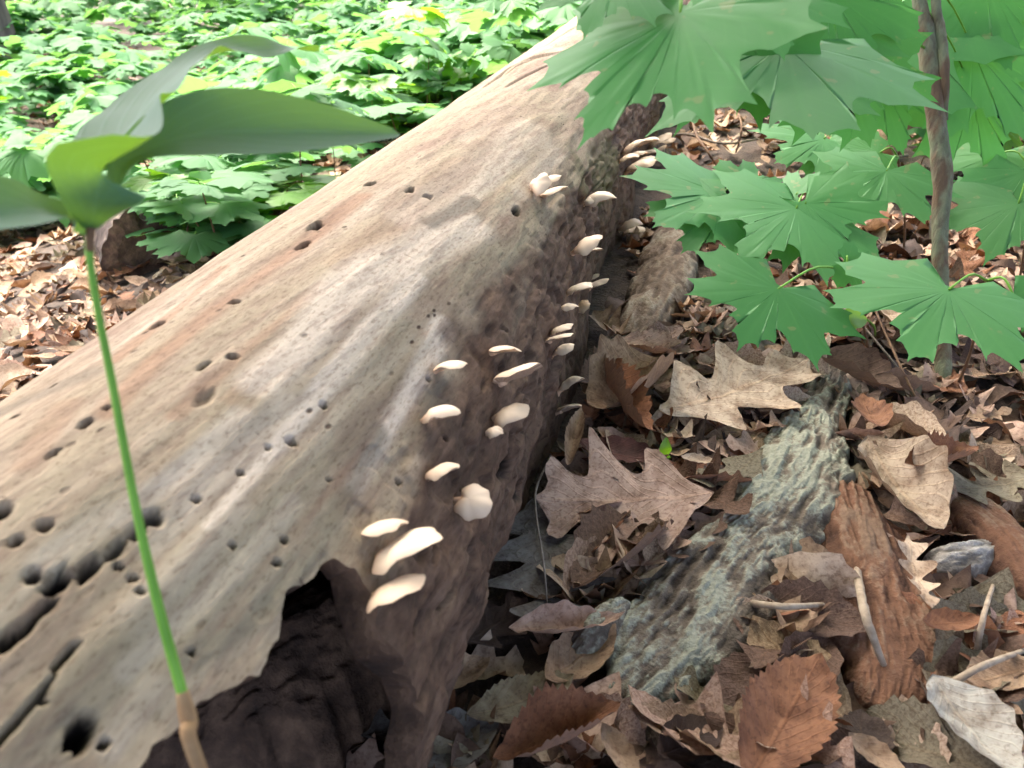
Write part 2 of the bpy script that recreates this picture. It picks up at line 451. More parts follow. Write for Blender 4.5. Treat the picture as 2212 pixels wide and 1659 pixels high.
# ------------------------------------------------------------------ fallen log
def rbase(th, s):
    th = np.asarray(th, float); s = np.asarray(s, float)
    r = 0.167 + 0.006 * np.sin(s * 2.1 + 1.0) + 0.008 * smooth(1.0, 3.5, s)
    r = r + 0.006 * np.sin(2 * th + s * 1.3) * smooth(0.5, 1.0, s)
    # right flank runs straight down to the ground instead of curling under
    st = np.maximum(np.sin(np.clip(th, 0, math.pi)), 0.2)
    butt = (0.150 + 0.012 * np.sin(s * 9)) / st
    w = smooth(R(88), R(112), th)
    r = r * (1 - w) + np.maximum(r, np.minimum(butt, 0.24)) * w
    return r
def log_hit(px, py):
    d = ray(px, py); t = np.arange(0.1, 9, 0.0015)
    Pn = d[None, :] * t[:, None]
    p = perp(Pn[:, 0], Pn[:, 1]); s = along(Pn[:, 0], Pn[:, 1]); z = CAMZ + Pn[:, 2]
    dz = z - (Z0 + ZS * s); dp = p - P0
    th = np.arctan2(dp, dz); g = np.hypot(dp, dz) - rbase(th, s)
    i = int(np.argmax(g < 0))
    if g[i] >= 0: return None
    return float(th[i]), float(s[i]), float(t[i])
def log_pt(th, s, r=None):
    if r is None: r = rbase(th, s)
    p = P0 + r * np.sin(th); z = Z0 + ZS * s + r * np.cos(th)
    return np.stack([p * HY + s * HX, -p * HX + s * HY, z], -1)
def log_normal(th):
    return np.array([math.sin(th) * HY, -math.sin(th) * HX, math.cos(th)])

# cut-away: the underside of the near end has rotted out; edge followed along the log
EDGE = [log_hit(*q) for q in ((748, 1236), (690, 1280), (640, 1325), (540, 1405), (400, 1502), (330, 1592), (280, 1660), (215, 1750))]
EDGE = [e for e in EDGE if e]
FLAP = [log_hit(*q) for q in ((752, 1240), (782, 1310), (812, 1385), (850, 1450))]
FLAP = [f for f in FLAP if f]
es = np.array(sorted([(e[1], e[0]) for e in EDGE])); fs = np.array(sorted([(f[0], f[1]) for f in FLAP]))
SC = es[-1, 0]
def is_cut(th, s):
    jag = 0.05 * fbm(s * 60, 0.7, 0, 21) + 0.06 * vnoise(s * 16, 0, 0, 22)
    te = np.interp(s, es[:, 0], es[:, 1]) + jag
    sf = np.interp(th, fs[:, 0], fs[:, 1]) + 0.014 * vnoise(th * 5, 0.3, 0, 23)
    return (th > te) & (s < np.maximum(sf, np.where(th < fs[0, 0], 9, -9)) ) & (s < np.maximum(SC, sf)) & ((s < SC) | (th > fs[0, 0]))

HOLES = [  # px, py, radius px, stretch along grain, depth m
    (700, 871, 10, 1.0, .030), (633, 949, 14, 1.0, .035), (502, 773, 11, 1.0, .03), (521, 1018, 8, 1, .02), (581, 964, 7, 1, .02),
    (427, 1071, 8, 1.3, .02), (184, 914, 12, 1.8, .02), (114, 980, 9, 2.2, .016), (30, 892, 9, 1, .02), (110, 822, 8, 1.5, .02), (234, 882, 7, 1.2, .016),
    (507, 648, 12, 1.2, .016), (441, 861, 20, 2.4, .007), (440, 790, 8, 3.6, .008), (716, 1031, 7, 1, .016),
    (504, 1172, 8, 1, .02), (620, 1162, 7, 1, .02), (604, 1212, 7, 1, .02), (257, 1217, 8, 1, .02), (290, 1240, 9, 1.2, .02), (306, 1269, 7, 1, .02),
    (418, 1405, 9, 1, .02), (174, 1578, 40, 1.25, .035), (230, 1601, 10, 1, .02), (91, 1508, 9, 1, .014),
    (329, 1113, 26, 1.0, .024), (300, 1140, 22, 1.6, .016), (250, 1175, 22, 2.2, .016), (190, 1222, 26, 2.2, .024), (125, 1252, 28, 2.0, .034), (70, 1243, 22, 1.6, .026),
    (98, 1300, 20, 2.4, .024), (55, 1345, 20, 2.4, .03), (15, 1375, 22, 2.2, .03), (140, 1412, 8, 5, .010), (80, 1500, 8, 6, .012), (30, 1565, 8, 6, .012),
    (0, 1110, 30, 1.3, .05), (35, 1170, 20, 1.2, .02), (95, 1135, 18, 1.3, .014),
    (801, 392, 13, 1.3, .018), (925, 420, 11, 1.0, .022), (887, 410, 9, 2.2, .012), (1114, 458, 11, 2.2, .014), (680, 482, 17, 1.8, .013), (655, 520, 12, 2.6, .010),
    (336, 693, 14, 1.6, .010), (1012, 1060, 9, 1.0, .018), (1157, 826, 8, 1.2, .02), (1090, 715, 7, 1.4, .012), (932, 815, 8, 1, .014), (866, 1040, 8, 1, .014),
    (960, 950, 8, 1, .012), (1270, 560, 8, 2, .016), (1320, 640, 9, 2, .016), (1380, 600, 8, 2, .016), (1155, 930, 11, 1.8, .016), (1180, 985, 14, 2.4, .022),
    (1090, 1010, 30, 2.2, .05), (1120, 1060, 22, 2.2, .04), (725, 1250, 26, 1.5, .03), (1005, 1180, 10, 3, .014), (935, 1190, 10, 4, .014), (905, 1330, 12, 4, .016), (960, 1290, 9, 5, .014), (1040, 1150, 10, 4, .014)]
STROKES = {  # own colours of the wood, followed along the log: polylines in photo pixels, half width px, strength
    'pale': [([(900, 600), (760, 760), (600, 960), (450, 1130)], 26, .8), ([(1120, 330), (960, 470), (800, 600), (700, 700)], 30, .6), ([(520, 900), (400, 1010), (250, 1120)], 34, .6), ([(640, 1080), (520, 1220), (400, 1330), (280, 1440)], 30, .5), ([(1010, 480), (860, 560), (720, 640), (640, 740), (560, 830)], 60, .75), ([(960, 700), (900, 830), (800, 1000), (770, 1050)], 32, .85),
             ([(620, 880), (480, 1010), (330, 1170)], 55, .4), ([(1150, 280), (1000, 400), (880, 470)], 60, .35), ([(500, 1100), (420, 1200), (300, 1330)], 60, .35),
             ([(1200, 330), (1130, 420)], 40, .4), ([(330, 1480), (250, 1600)], 40, .4), ([(250, 1110), (100, 1210)], 40, .35)],
    'grey': [([(830, 930), (760, 1060), (690, 1180), (560, 1330), (420, 1420)], 42, .9), ([(0, 880), (180, 800)], 45, .6), ([(1020, 430), (930, 480)], 28, .9),
             ([(1210, 560), (1120, 640), (1030, 790)], 60, .7), ([(960, 830), (900, 960)], 34, .8), ([(350, 1300), (180, 1430), (60, 1560)], 40, .4), ([(1010, 1290), (930, 1380)], 24, .7),
             ([(560, 880), (480, 960)], 30, .3), ([(150, 1500), (40, 1640)], 30, .4), ([(1060, 760), (1000, 900)], 40, .7)],
    'orange': [([(700, 620), (520, 770), (380, 900)], 22, .6), ([(860, 880), (760, 1010), (640, 1150)], 16, .5), ([(780, 420), (640, 530), (480, 650), (330, 780), (230, 890)], 34, .8), ([(480, 570), (350, 680), (240, 770)], 20, .8), ([(1000, 350), (860, 470), (740, 570)], 45, .35),
               ([(950, 1110), (960, 1240)], 20, .7), ([(850, 1350), (870, 1430)], 30, .8), ([(140, 870), (60, 1000)], 40, .5), ([(600, 760), (500, 870)], 26, .4)],
    'algae': [([(700, 1130), (480, 1290), (280, 1420), (80, 1560)], 170, .9), ([(300, 1130), (120, 1280), (0, 1380)], 120, .7), ([(880, 720), (760, 900), (640, 1050)], 60, .7)],
    'moss': [([(1330, 330), (1290, 390)], 60, .55), ([(1240, 340), (1260, 400)], 30, .5)],
}
def arc(th, s, th0, s0):
    r = 0.167
    return (th - th0) * r, s - s0

def make_log():
    rows = [-0.16]
    while rows[-1] < 7.2:
        s = rows[-1]; rows.append(s + 0.0013 * (1 + 5.2 * max(0, s - 0.38) ** 1.05 + 16 * max(0, 0.12 - s)))
    S = np.array(rows)
    TH = [R(-158)]
    while TH[-1] < R(146):
        a = TH[-1]; TH.append(a + 0.0076 * (1 + 2.2 * float(smooth(R(-45), R(-85), a)) + 0.9 * float(smooth(R(80), R(105), a))))
    TH = np.array(TH); nth = len(TH)
    th, s = np.meshgrid(TH, S)
    r0 = rbase(th, s)
    x, y = th * 0.167, s
    ha, hb = log_hit(560, 830), log_hit(1010, 480)
    SK = (hb[0] - ha[0]) * 0.167 / (hb[1] - ha[1])
    gx = x - SK * s * (0.35 + 0.65 * smooth(R(75), R(25), th))
    roughflank = smooth(R(35), R(75), th)
    r = r0 + 0.0012 * fbm(gx * 40, y * 2.5, 0, 1) + 0.0050 * fbm(gx * 12, y * 2.8, 0, 2) + 0.0009 * fbm(gx * 55, y * 14, 0, 4, 4) + 0.0005 * vnoise(x * 140, y * 12, 0, 3)
    r = r + roughflank * (0.007 * fbm(x * 26, y * 14, 0, 8) + 0.0045 * fbm(x * 90, y * 55, 0, 9) - 0.006 * smooth(0.35, 0.6, vnoise(x * 120, y * 50, 0, 10)))
    r = r - roughflank * 0.008 * smooth(0.25, 0.6, fbm(x * 30, y * 5, 0, 11))
    # long drying checks
    ck = np.abs(fbm(x * 9 + 0.5 * vnoise(x * 3, y * 3, 0, 31), y * 0.9, 0, 12))
    r = r - 0.006 * (1 - smooth(0.0, 0.03, ck)) * smooth(-0.1, 0.25, vnoise(x * 5, y * 3, 0, 14))
    hole = np.zeros_like(r)
    wob = 1 + 0.35 * vnoise(th * 80, s * 90, 0, 41)
    nz = 0.5 * fbm(x * 45, y * 8, 0, 61)
    for (px, py, rp, st, dp) in HOLES:
        h = log_hit(px, py)
        if not h: continue
        rm = max(rp * PXM * h[2] * (0.72 if rp < 20 else 0.60), 0.0013)
        dx, dy = arc(th, s, h[0], h[1])
        d2 = (dx ** 2 + (dy / st) ** 2) / (rm * wob) ** 2
        if rp >= 20: dp = dp * 0.5
        f = np.exp(-d2 ** (3 if rp < 20 else 1.6))
        r = r - dp * (1.7 if rp < 20 else 1.1) * f; hole = np.maximum(hole, smooth(0.04, 0.3, f) * min(1.0, dp / 0.016))
    V = log_pt(th, s, r).reshape(-1, 3)
    A = {'hole': hole.ravel(), 'grain': np.stack([gx, y, 0 * x], -1).reshape(-1, 3)}
    for key, strokes in STROKES.items():
        acc = np.zeros_like(r)
        for pts, hw, stn in strokes:
            hs = [log_hit(*q) for q in pts]; hs = [h for h in hs if h]
            if len(hs) < 2: continue
            best = np.full(r.shape, 1e9)
            for a, b in zip(hs[:-1], hs[1:]):
                ax, ay = a[0] * 0.167, a[1]; bx, by = b[0] * 0.167, b[1]
                vx, vy = bx - ax, by - ay; L2 = vx * vx + vy * vy + 1e-9
                tt = np.clip(((x - ax) * vx + (y - ay) * vy) / L2, 0, 1)
                wid = hw * PXM * (a[2] + (b[2] - a[2]) * tt)
                best = np.minimum(best, np.hypot(x - ax - tt * vx, (y - ay - tt * vy)) / wid)
            acc = np.maximum(acc, stn * (1 - smooth(0.35, 1.25, best + nz)))
        A[key] = acc.ravel()
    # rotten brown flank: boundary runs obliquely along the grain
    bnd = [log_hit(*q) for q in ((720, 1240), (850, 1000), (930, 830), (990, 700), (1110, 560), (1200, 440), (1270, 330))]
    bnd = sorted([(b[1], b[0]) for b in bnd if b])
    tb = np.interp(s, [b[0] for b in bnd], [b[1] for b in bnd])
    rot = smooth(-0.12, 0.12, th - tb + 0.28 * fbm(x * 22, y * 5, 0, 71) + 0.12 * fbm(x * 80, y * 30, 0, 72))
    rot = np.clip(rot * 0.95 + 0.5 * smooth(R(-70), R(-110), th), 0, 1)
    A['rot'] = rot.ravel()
    F = grid_faces(len(S), nth)
    cut = is_cut(th, s)
    cf = cut.ravel()[F].any(1)
    # ragged opening on the far left side too
    F = F[~cf]
    E = np.concatenate([F[:, [0, 1]], F[:, [1, 2]], F[:, [2, 3]], F[:, [3, 0]]])
    key = np.sort(E, 1); kk = key[:, 0].astype(np.int64) * (len(V) + 1) + key[:, 1]
    u, idx, cnt = np.unique(kk, return_index=True, return_counts=True)
    Bd = E[idx[cnt == 1]]
    rin = r0 - 0.017 - 0.006 * fbm(x * 40, y * 30, 0, 81)
    rin = np.minimum(rin, r - 0.012)
    Vi = log_pt(th, s, rin).reshape(-1, 3)
    # even out the stair-steps of the broken edge
    for W in (V, Vi):
        for _ in range(3):
            acc = np.zeros_like(W); c_ = np.zeros(len(W))
            np.add.at(acc, Bd[:, 0], W[Bd[:, 1]]); np.add.at(acc, Bd[:, 1], W[Bd[:, 0]]); np.add.at(c_, Bd.ravel(), 1)
            b_ = c_ == 2; W[b_] = W[b_] * .4 + .6 * acc[b_] / 2
    root = empty('fallen_log', log_pt(0.0, 0.5, 0.0) * np.array([1, 1, 0]))
    inv = np.array(root.location)
    tag(root, 'pale weathered fallen log without bark, riddled with borer holes, rotten brown along its flank', 'log')
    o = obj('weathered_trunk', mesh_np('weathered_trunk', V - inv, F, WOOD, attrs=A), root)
    # inner wall of the hollow near end, and the broken rim between both walls
    near = (s < 0.75).ravel()
    Fi = F[near[F].all(1)][:, ::-1]
    Bd = Bd[near[Bd].all(1)]
    n = len(V)
    rim = np.stack([Bd[:, 1], Bd[:, 0], Bd[:, 0] + n, Bd[:, 1] + n], -1)
    allV = np.vstack([V, Vi]); allF = np.vstack([Fi + n, rim])
    used = np.unique(allF); mp = np.full(2 * n, -1); mp[used] = np.arange(len(used))
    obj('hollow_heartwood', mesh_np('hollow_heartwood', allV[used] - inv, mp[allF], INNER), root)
    # far end: closed by a rough sawn-off face
    e = r[-1]; C = log_pt(0.0, float(S[-1]), 0.0)
    Ve = np.vstack([V[-nth:], C]); Fe = [(i, i + 1, nth) for i in range(nth - 1)] + [(nth - 1, 0, nth)]
    obj('far_end', mesh_py('far_end', Ve - inv, Fe, INNER, False), root)
    e0 = np.vstack([V[:nth], Vi[:nth]])
    return root
log_root = make_log()
# ------------------------------------------------------------------ mushrooms on the log
def cap_shape(L, W, th, seed, dome=0.5, n=30, rings=7):
    """bracket cap: attached at the origin, reaching +Y, top +Z; returns top, underside"""
    rs = np.random.default_rng(seed)
    ph = np.linspace(0, 2 * math.pi, n, endpoint=False)
    k = 1 + 0.08 * np.sin(2 * ph + rs.uniform(0, 6)) + 0.07 * np.sin(3 * ph + rs.uniform(0, 6)) + 0.05 * np.sin(5 * ph + rs.uniform(0, 6)) + 0.03 * np.sin(8 * ph + rs.uniform(0, 6))
    # pinch towards the point of attachment (phi = -90 deg)
    pin = 1 - 0.35 * np.exp(-((ph - 1.5 * math.pi) / 0.55) ** 2)
    X = 0.5 * W * np.cos(ph) * k * (1 - 0.25 * np.clip(-np.sin(ph), 0, 1)); Y = 0.5 * L * np.sin(ph) * k * pin
    rho = np.array([0.0, 0.25, 0.5, 0.7, 0.85, 0.95, 1.0])
    top, uv = [], []
    for q in rho:
        z = th * (dome + 0.5) * (1 - q ** 2.2) ** 0.75 - th * 0.25 * q ** 4
        top.append(np.stack([X * q, Y * q, np.full(n, 0.0) + z + 0.35 * th * np.sin(3 * ph + seed) * q ** 2 + 0.15 * th * np.sin(7 * ph + seed) * q ** 3], -1))
    edge = top[-1]
    bot = []
    for q in (1.0, 0.97, 0.8, 0.5, 0.2, 0.0):
        z = -th * 0.25 - 0.28 * th * math.sin(min(1.0, (1 - q) * 3.3) * math.pi / 2)
        b = np.stack([X * q, Y * q - 0.32 * L * (1 - q), z + 0.35 * th * np.sin(3 * ph + seed) * q ** 2 + 0.15 * th * np.sin(7 * ph + seed) * q ** 3], -1)
        bot.append(b)
    sh = np.array([0, 0.46 * L, 0])
    T = np.concatenate(top) + sh; B = np.concatenate(bot) + sh
    return T, grid_faces(len(rho), n, True), B, grid_faces(6, n, True), np.stack([np.tile(ph / (2 * math.pi), 6), np.repeat(np.linspace(0, 1, 6), n)], -1)

ID3 = np.eye(3)
def mushroom(base, tip, wide=0.8, thick=None, tilt=12, label='', group=None, mat=None, seed=0, toward=0.7, droop=0.08):
    h = log_hit(*base)
    if h is None: return
    B = at(base[0], base[1], h[2])
    dpt = h[2]
    Lpx = math.hypot(tip[0] - base[0], tip[1] - base[1])
    L = Lpx * PXM * dpt
    T = at(tip[0], tip[1], dpt - toward * L)
    o = T - B; L = np.linalg.norm(o); o /= L
    view = np.array([0, 0, CAMZ]) - B; view /= np.linalg.norm(view)
    side = np.cross(o, view); side /= np.linalg.norm(side)        # in-picture perpendicular
    if side[2] < 0: side = -side
    toc = np.cross(side, o); toc /= np.linalg.norm(toc)
    if toc @ view < 0: toc = -toc
    a = R(tilt - 6 if 0 < tilt < 35 else tilt); up = math.cos(a) * side + math.sin(a) * toc
    xax = np.cross(o, up)
    rot = np.stack([xax, o, up], 1)
    th = (thick if thick else 0.2) * 0.58 * L
    W = wide * L
    Tv, Tf, Bv, Bf, buv = cap_shape(L, W, th, seed)
    if droop:
        for V in (Tv, Bv): V[:, 2] -= droop * L * (V[:, 1] / L) ** 2
    # sink the attached end a little so that it grows out of the wood
    B2 = B - o * 0.03 * L
    root = empty('bracket_mushroom', B2)
    c = obj('cap', mesh_np('cap', Tv @ rot.T, Tf, mat or CAPM, attrs={'basal': 1 - Tv[:, 1] / L, 'rim': np.repeat([0, 0, 0, .1, .4, .8, 1.0], 30)}), root)
    g = obj('gills', mesh_np('gills', Bv @ rot.T, Bf, GILL if mat is not CAPT else CAPT, uv=buv), root)
    st = np.array([[0, -0.16 * L, -0.8 * th], [0, -0.01 * L, -0.4 * th], [0, 0.2 * L, -0.15 * th]]) @ rot.T
    tube_obj('stub', st, [0.09 * L, 0.07 * L, 0.10 * L], STIPE, root, nseg=10, n=6, lump=0.25, seed=seed)
    tag(root, label, 'mushroom', group)
    return root
G = 'bracket mushrooms along the rotten flank of the fallen log'
MUSH = [
    # base, tip, wide, thick, tilt, label, extra
    ((812, 1212), (936, 1143), .80, .17, 21, 'largest long white cap, directly above the lowest cap at the rotted hollow of the log', {}),
    ((797, 1296), (903, 1246), .85, .16, 21, 'lowest white cap, hanging beside the dark rotted hollow of the log', {}),
    ((838, 1262), (902, 1233), .7, .10, 8, 'thin tan cap wedged between the two big white caps at the hollow', dict(mat=CAPT, toward=-.1)),
    ((790, 1152), (867, 1114), .8, .22, 4, 'white curved cap with pinkish underside, just above the largest long white cap', dict(droop=.18)),
    ((984, 1078), (1062, 1088), 1.05, .25, 62, 'round cream cap facing outward, alone at the lower right of the flank', dict(toward=.5)),
    ((922, 1028), (987, 1001), .7, .22, 20, 'cream cap with reddish brown spot at its base, above the round cream cap', {}),
    ((1047, 934), (1087, 930), .75, .28, 35, 'smallest white button-like cap, right under the broad white oval cap', {}),
    ((1066, 902), (1137, 884), .80, .2, 40, 'broad white oval cap with notched margin, above the smallest button-like cap', {}),
    ((915, 903), (986, 876), .6, .26, 20, 'yellowish cream tongue-shaped cap growing on the border of pale and brown wood', {}),
    ((944, 796), (1005, 772), .7, .20, -2, 'arched white cap on the border of the pale streak, edge on', dict(droop=.2)),
    ((1072, 828), (1163, 776), .75, .16, -14, 'large slanting white cap showing its pinkish gilled underside', {}),
    ((1058, 762), (1121, 738), .75, .18, -14, 'arched white cap with pale underside, above the large slanting cap', dict(droop=.2)),
    ((1208, 840), (1261, 806), .55, .22, 14, 'slender white cap over the dead leaves, higher of two low on the log', {}),
    ((1202, 889), (1259, 867), .6, .15, -8, 'slender cream cap touching the dead leaves, lower of two low on the log', {}),
    ((1188, 720), (1235, 699), .75, .2, 14, 'top cap of a tiered stack of three cream caps', {}),
    ((1179, 738), (1236, 716), .65, .13, -4, 'middle thin cap of a tiered stack of three cream caps', {}),
    ((1194, 763), (1244, 741), .75, .2, 22, 'bottom cap of a tiered stack of three cream caps', {}),
    ((1210, 664), (1248, 659), .7, .25, 25, 'small white cap joined to an ochre cap, above the tiered stack of three', {}),
    ((1244, 670), (1274, 652), .9, .25, 40, 'small ochre cap joined to a small white cap above the tiered stack', dict(mat=CAPT)),
    ((1290, 682), (1326, 660), .6, .25, 14, 'lone white cap near the grey bark slab at the foot of the log', {}),
    ((1223, 632), (1280, 608), .65, .2, 14, 'peach cap at the left of a cluster of three curled caps', {}),
    ((1264, 626), (1312, 600), .55, .2, 10, 'cream wavy cap at the right of a cluster of three curled caps', {}),
    ((1272, 606), (1292, 588), .6, .3, 10, 'tiny curled cap atop a cluster of three curled caps', dict(droop=.2)),
    ((1240, 540), (1299, 512), .9, .25, 30, 'broad pinkish white cap, upper of a close pair in mid flank', {}),
    ((1258, 545), (1303, 533), .6, .15, -6, 'thin cream cap tucked under a broad pinkish white cap', {}),
    ((1264, 436), (1326, 416), .55, .3, 30, 'beige funnel-shaped cap with squared end beneath the overhanging maple leaf', {}),
    ((1262, 440), (1284, 428), .8, .4, 40, 'tiny beige cap at the base of the funnel-shaped cap', {}),
    ((1144, 412), (1188, 380), .9, .3, 40, 'peach rounded cap at the left of a trio near the overhanging maple leaf', dict(mat=None)),
    ((1160, 396), (1210, 378), .8, .2, 16, 'bright white upper cap of a trio near the overhanging maple leaf', {}),
    ((1170, 422), (1224, 399), .85, .18, 6, 'bright white lower cap of a trio near the overhanging maple leaf', {}),
]
for i, (b_, t_, w_, k_, ti, lb, ex) in enumerate(MUSH):
    mushroom(b_, t_, w_, k_, ti, lb, G, seed=100 + i, **ex)
FARM = [((1348, 328), (1386, 302)), ((1378, 312), (1414, 297)), ((1402, 318), (1440, 292)), ((1404, 344), (1430, 318)), ((1356, 365), (1409, 346)), ((1362, 336), (1392, 328)), ((1388, 332), (1424, 326)), ((1340, 345), (1372, 334)), ((1375, 352), (1412, 338)), ((1418, 312), (1452, 300))]
for i, (b_, t_) in enumerate(FARM):
    t_ = (b_[0] + 1.25 * (t_[0] - b_[0]), b_[1] + 1.25 * (t_[1] - b_[1]))
    mushroom(b_, t_, .8, .22, random.uniform(0, 25), 'small beige cap in the crowded cluster far along the shaded side of the log', 'crowded cluster of beige mushrooms', seed=200 + i)
for i, (b_, t_) in enumerate([((1396, 396), (1418, 388)), ((1398, 404), (1424, 396)), ((1378, 458), (1408, 442)), ((1340, 492), (1386, 474)), ((1346, 504), (1392, 490))]):
    mushroom(b_, t_, .8, .25, random.uniform(10, 30), 'small yellowish cap low on the shaded side of the log behind maple leaves', 'small yellowish mushrooms low on the log', seed=230 + i)
for i, (b_, t_) in enumerate([((1262, 42), (1292, 34)), ((1300, 30), (1326, 16)), ((1326, 34), (1352, 22)), ((1346, 22), (1374, 8)), ((1372, 30), (1398, 18)), ((1392, 34), (1420, 22)), ((1330, 12), (1356, 2))]):
    mushroom(b_, t_, .9, .3, random.uniform(20, 40), 'brownish cap in the clump on the far end of the log behind the maple leaf', 'brownish mushrooms on the far end of the log', seed=250 + i, mat=CAPT if i % 3 else None)

# ------------------------------------------------------------------ leaves
HALF = [(0, 1.0), (.05, .86), (.13, .80), (.11, .67), (.20, .58), (.17, .45), (.29, .50), (.39, .63), (.43, .57), (.66, .68), (.60, .53), (.73, .44), (.58, .33), (.47, .19), (.62, .14), (.86, -.03), (.66, -.09), (.64, -.26), (.42, -.20), (.20, -.30), (.03, -.05)]
def maple_outline(sub=1, seed=0, fat=0.15):
    rs = np.random.default_rng(seed)
    h = np.array(HALF); l = h[1:][::-1] * np.array([-1, 1])
    P = np.vstack([h, l]); P = P * np.hypot(P[:, 0], P[:, 1])[:, None].clip(.3, 2) ** (-fat) * (1 + rs.normal(0, 0.035, (len(P), 1)))
    if sub > 1:
        Q = []
        for a, b in zip(P, np.roll(P, -1, 0)):
            for k in range(sub):
                f = k / sub; Q.append((a + (b - a) * f) * (1 - 0.035 * (k > 0)) + np.array([rs.normal(0, .004), rs.normal(0, .004)]) * (k > 0))
        P = np.array(Q)
    return P
SIMPLE = [0, 2, 3, 5, 7, 9, 10, 11, 13, 15, 17, 19, 20]
def maple_mesh(size=1.0, sub=3, rings=(0.3, 0.6, 0.85, 1.0), seed=0, droop=0.10, wav=0.025, fold=0.0, lw=1.0):
    P = maple_outline(max(sub, 1), seed, 0.19 if sub > 1 else 0.42)
    if sub == 0:
        n0 = len(HALF); P = P[SIMPLE[:-1] + [n0 - 1] + [2 * n0 - 1 - i for i in SIMPLE[1:-1]][::-1]]
    rs = np.random.default_rng(seed + 5)
    n = len(P)
    V = [np.zeros((1, 2))] + [P * q for q in rings]; V = np.vstack(V)
    rad = np.hypot(V[:, 0], V[:, 1]); ang = np.arctan2(V[:, 1], V[:, 0])
    z = -droop * rad ** 2 + wav * rad * np.sin(ang * 3 + rs.uniform(0, 6)) + wav * 0.8 * fbm(V[:, 0] * 3 + seed, V[:, 1] * 3, 0, seed)
    # gentle valleys along the five main veins
    dmin = np.full(len(V), 9.0)
    for a in (90, 46, 134, -2, 182):
        d = np.abs(V[:, 0] * math.sin(R(a)) - V[:, 1] * math.cos(R(a)))
        fw = V[:, 0] * math.cos(R(a)) + V[:, 1] * math.sin(R(a))
        dmin = np.minimum(dmin, np.where(fw < 0, 9, d))
    z += fold * np.minimum(dmin, 0.18)
    V3 = np.stack([V[:, 0] * lw, V[:, 1], z], -1) * size
    tri = [(0, 1 + j, 1 + (j + 1) % n) for j in range(n)]
    for r_ in range(len(rings) - 1):
        a0, b0 = 1 + r_ * n, 1 + (r_ + 1) * n
        for j in range(n):
            k = (j + 1) % n
            tri += [(a0 + j, b0 + j, b0 + k), (a0 + j, b0 + k, a0 + k)]
    F = np.array(tri)[:, ::-1] if False else np.array(tri)
    # counter-clockwise seen from +Z: outline runs clockwise, so flip
    return V3, F[:, [0, 2, 1]], V
def basis(J, T, tiltc=0.4, up=None, roll=0.0):
    """frame with Y from J to T and Z = leaf upper side"""
    y = T - J; y = y / np.linalg.norm(y)
    view = np.array([0, 0, CAMZ]) - J; view /= np.linalg.norm(view)
    n = np.array([0, 0, 1.0]) + tiltc * view if up is None else np.asarray(up, float)
    x = np.cross(y, n); x /= np.linalg.norm(x); z = np.cross(x, y)
    if roll:
        c, s = math.cos(R(roll)), math.sin(R(roll)); x, z = c * x + s * z, c * z - s * x
    return np.stack([x, y, z], 1)
def maple_leaf(parent, origin, Jpx, dJ, Tpx, dT, name='leaf', tiltc=0.4, lw=1.0, roll=0, seed=0, mat=None, stalk=None, droop=.10, sub=3):
    J = at(Jpx[0], Jpx[1], dJ); T = at(Tpx[0], Tpx[1], dT); L = np.linalg.norm(T - J)
    V, F, uv = maple_mesh(L, sub, seed=seed, droop=droop, lw=lw, wav=random.uniform(.01, .03))
    B = basis(J, T, tiltc, roll=roll)
    o = obj(name, mesh_np(name, V @ B.T, F, mat or MAPLE, uv=uv), parent, tuple(J - origin))
    if stalk is not None:
        mid = (J + stalk) / 2 + np.array([0, 0, 0.012])
        tube_obj('leaf_stalk', [stalk - origin, mid - origin, J - origin], [.0016, .0013, .0013], STEMG, parent, nseg=6, n=8)
    return o

def leaf_profile(kind, t, rs):
    if kind == 'oak':          # pointed-lobed
        env = np.sin(math.pi * np.clip(t, 0, 1) ** 0.85) ** 0.7
        lob = 0.5 + 0.5 * np.cos(2 * math.pi * (t * 3.1 + rs.uniform(-.1, .1)) + 2.2)
        teeth = 0.10 * np.abs(np.sin(t * 34))
        return env * (0.40 + 0.60 * lob ** 1.2 + teeth * lob)
    if kind == 'round_oak':
        env = np.sin(math.pi * np.clip(t, 0, 1) ** 0.75) ** 0.6
        return env * (0.62 + 0.38 * np.cos(2 * math.pi * (t * 4.2) + 2.2))
    if kind == 'toothed':
        env = np.sin(math.pi * np.clip(t, 0, 1) ** 0.9) ** 0.75
        saw = np.abs(((t * 15) % 1))
        return env * (0.86 + 0.15 * saw)
    env = np.sin(math.pi * np.clip(t, 0, 1) ** 0.85) ** 0.85
    return env * (1 + 0.04 * np.sin(t * 30))
